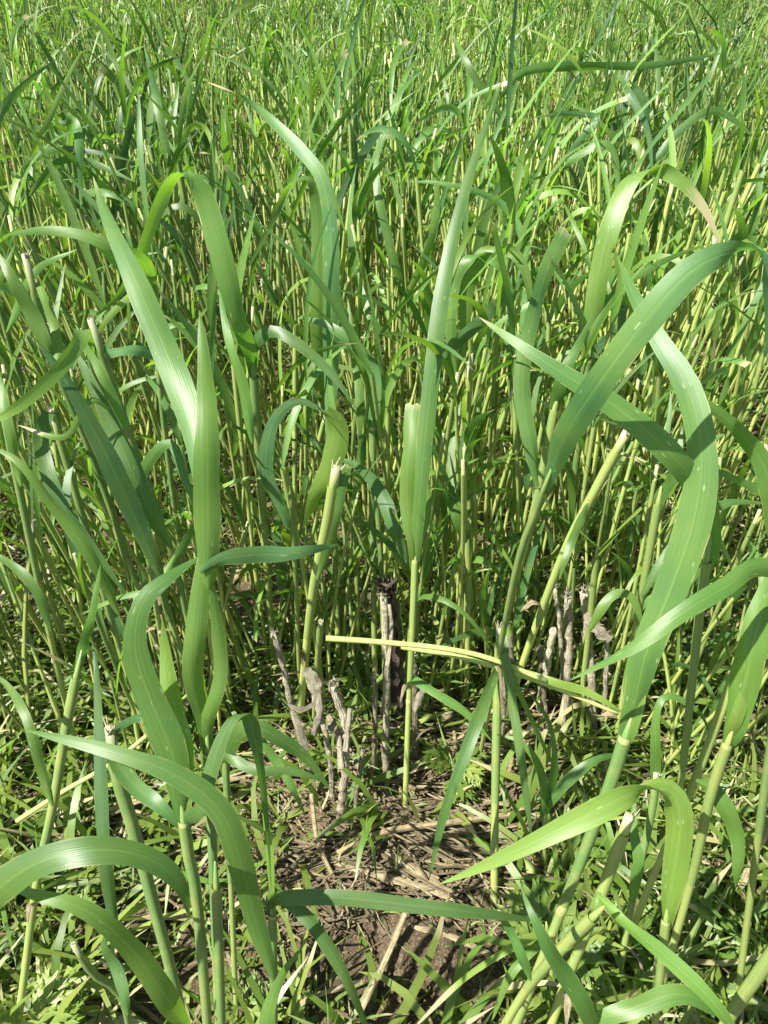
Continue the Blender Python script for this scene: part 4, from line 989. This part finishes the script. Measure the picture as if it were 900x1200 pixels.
# ------------------------------------------------------------------ ground cover
def bare(x, y):
    """1 inside the open soil patch"""
    return 1.6 * np.exp(-(((x - .02) / .115) ** 2 + ((y - .29) / .085) ** 2) ** 1.5) + 1.1 * np.exp(-(((x + .19) / .08) ** 2 + ((y - .25) / .05) ** 2)) + 1.3 * np.exp(-(((x - .07) / .1) ** 2 + ((y - .43) / .04) ** 2))
def blades(n, xm, y0, y1, lmin, lmax, wmin, wmax, seed, seg=5, avoid=True):
    r_ = np.random.default_rng(seed); x = r_.uniform(-xm, xm, n); y = y0 + (y1 - y0) * r_.random(n) ** 1.3
    k = (np.abs(x) < .62 * y + .42)
    if avoid: k &= (bare(x, y) < r_.uniform(.15, .95, n)) & (fbm(x, y, 9, 3, 5) + r_.normal(0, .06, n) > .40)
    x, y = x[k], y[k]; n = len(x); z = gh(x, y)
    L = r_.uniform(lmin, lmax, n); W = r_.uniform(wmin, wmax, n); az = r_.uniform(0, 6.283, n); el = r_.uniform(.3, 1.45, n); dr = r_.uniform(.3, 2.3, n)
    u = np.linspace(0, 1, seg)
    e = el[:, None] - dr[:, None] * u[None]; az_ = az[:, None] + r_.normal(0, .7, n)[:, None] * u
    st = np.stack([np.cos(e) * np.cos(az_), np.cos(e) * np.sin(az_), np.sin(e)], -1) * (L / (seg - 1))[:, None, None]
    p = np.concatenate([np.zeros((n, 1, 3)), np.cumsum(st[:, :-1], 1)], 1) + np.stack([x, y, z - .002], -1)[:, None]
    p[..., 2] = np.maximum(p[..., 2], z[:, None] + .001)
    wd = np.stack([-np.sin(az_), np.cos(az_), r_.normal(0, .5, n)[:, None] + 0 * az_], -1)
    pr = np.array([.6, 1, .95, .65, .05]) if seg == 5 else np.linspace(1, .05, seg)
    V = np.stack([p - wd * (W[:, None] * pr / 2)[..., None], p + wd * (W[:, None] * pr / 2)[..., None]], 2)   # n,seg,2,3
    idx = np.arange(n * seg * 2).reshape(n, seg, 2)
    f = np.stack([idx[:, :-1, 0], idx[:, :-1, 1], idx[:, 1:, 1], idx[:, 1:, 0]], -1).reshape(-1, 4)
    lp = np.stack(np.broadcast_arrays(np.array([-.8, .8])[None, None], (u[None] * L[:, None])[..., None], u[None, :, None]), -1)
    ti = np.stack([np.clip(r_.normal(.6, .25, n), 0, 1), r_.uniform(.75, 1.25, n), r_.choice([0, .1, .3, 1.0], n, p=[.62, .2, .13, .05])], -1)
    ti = np.broadcast_to(ti[:, None, None], V.shape)
    return V.reshape(-1, 3), f, lp.reshape(-1, 3), ti.reshape(-1, 3)
a = Acc(); a.extend(blades(40000, 1.5, .12, 2.2, .025, .08, .0012, .0038, 1)); a.extend(blades(7000, 1.3, .15, 1.6, .05, .13, .002, .006, 2)); a.extend(blades(3000, .6, .12, .62, .05, .14, .003, .008, 6))
a.extend(blades(1500, .5, .1, .6, .015, .05, .001, .0026, 4, avoid=False))
o = a.build('short_grass', M_WEED); tag(o, 'low tangle of short green grass over the soil', 'grass', kind='stuff')

def litter(n, xm, y0, y1, lmin, lmax, wmin, wmax, seed, band=None):
    r_ = np.random.default_rng(seed); x = r_.uniform(-xm, xm, n); y = y0 + (y1 - y0) * r_.random(n) ** 1.4
    az = r_.uniform(0, math.pi, n)
    if band:
        x = band[0] + r_.normal(0, band[2], n); y = band[1] + r_.normal(0, band[3], n); az = band[4] + r_.normal(0, band[5], n)
    else:
        k = fbm(x, y, 7, 3, 9) + r_.normal(0, .07, n) > .44; k &= bare(x, y) < r_.uniform(.3, 1.2, n)
        x, y, az = x[k], y[k], az[k]; n = len(x)
    L = r_.uniform(lmin, lmax, n); W = r_.uniform(wmin, wmax, n); z = gh(x, y) + r_.random(n) ** 2 * .018 + .003
    u = np.linspace(-.5, .5, 5); cv = r_.normal(0, .35, n)
    az_ = az[:, None] + cv[:, None] * u
    p = np.stack([x[:, None] + np.cos(az_) * u * L[:, None], y[:, None] + np.sin(az_) * u * L[:, None], z[:, None] + r_.normal(0, .12, n)[:, None] * u * L[:, None] + 0 * az_], -1)
    p[..., 2] = np.maximum(p[..., 2], gh(p[..., 0], p[..., 1]) + .0015)
    d = np.stack([-np.sin(az_), np.cos(az_), 0 * az_], -1) * (W[:, None] / 2)[..., None]
    upv = np.array([0, 0, 1.0]) * (W[:, None, None] * .35)
    V = np.stack([p - d, p + upv, p + d], 2); idx = np.arange(n * 15).reshape(n, 5, 3)
    f = np.concatenate([np.stack([idx[:, :-1, j], idx[:, :-1, j + 1], idx[:, 1:, j + 1], idx[:, 1:, j]], -1).reshape(-1, 4) for j in (0, 1)])
    lp = np.stack(np.broadcast_arrays(np.array([0, .5, 1])[None, None] + r_.random(n)[:, None, None] * 9, (u[None] * L[:, None])[..., None], (u + .5)[None, :, None]), -1)
    ti = np.stack([np.clip(r_.normal(.5, .3, n), 0, 1), r_.uniform(.5, 1.2, n), 0 * L], -1)
    return V.reshape(-1, 3), f, lp.reshape(-1, 3), np.broadcast_to(ti[:, None, None], V.shape).reshape(-1, 3)
a = Acc()
a.extend(litter(8500, 1.4, .1, 2.2, .015, .09, .001, .0035, 21))
a.extend(litter(750, 1, 0, 1, .03, .10, .0006, .0016, 22, band=(-.045, .345, .06, .022, .15, .5)))
a.extend(litter(420, 1, 0, 1, .08, .20, .001, .0028, 23, band=(-.03, .36, .09, .03, -.35, .35)))
a.extend(litter(300, 1, 0, 1, .03, .12, .0012, .0035, 24, band=(-.24, .39, .12, .04, .35, .4)))
a.extend(litter(200, 1, 0, 1, .03, .10, .0012, .003, 25, band=(.10, .45, .10, .04, -.1, .4)))
o = a.build('straw_litter', M_DRY); tag(o, 'matted dry straw litter scattered over the brown soil', 'straw', kind='stuff')
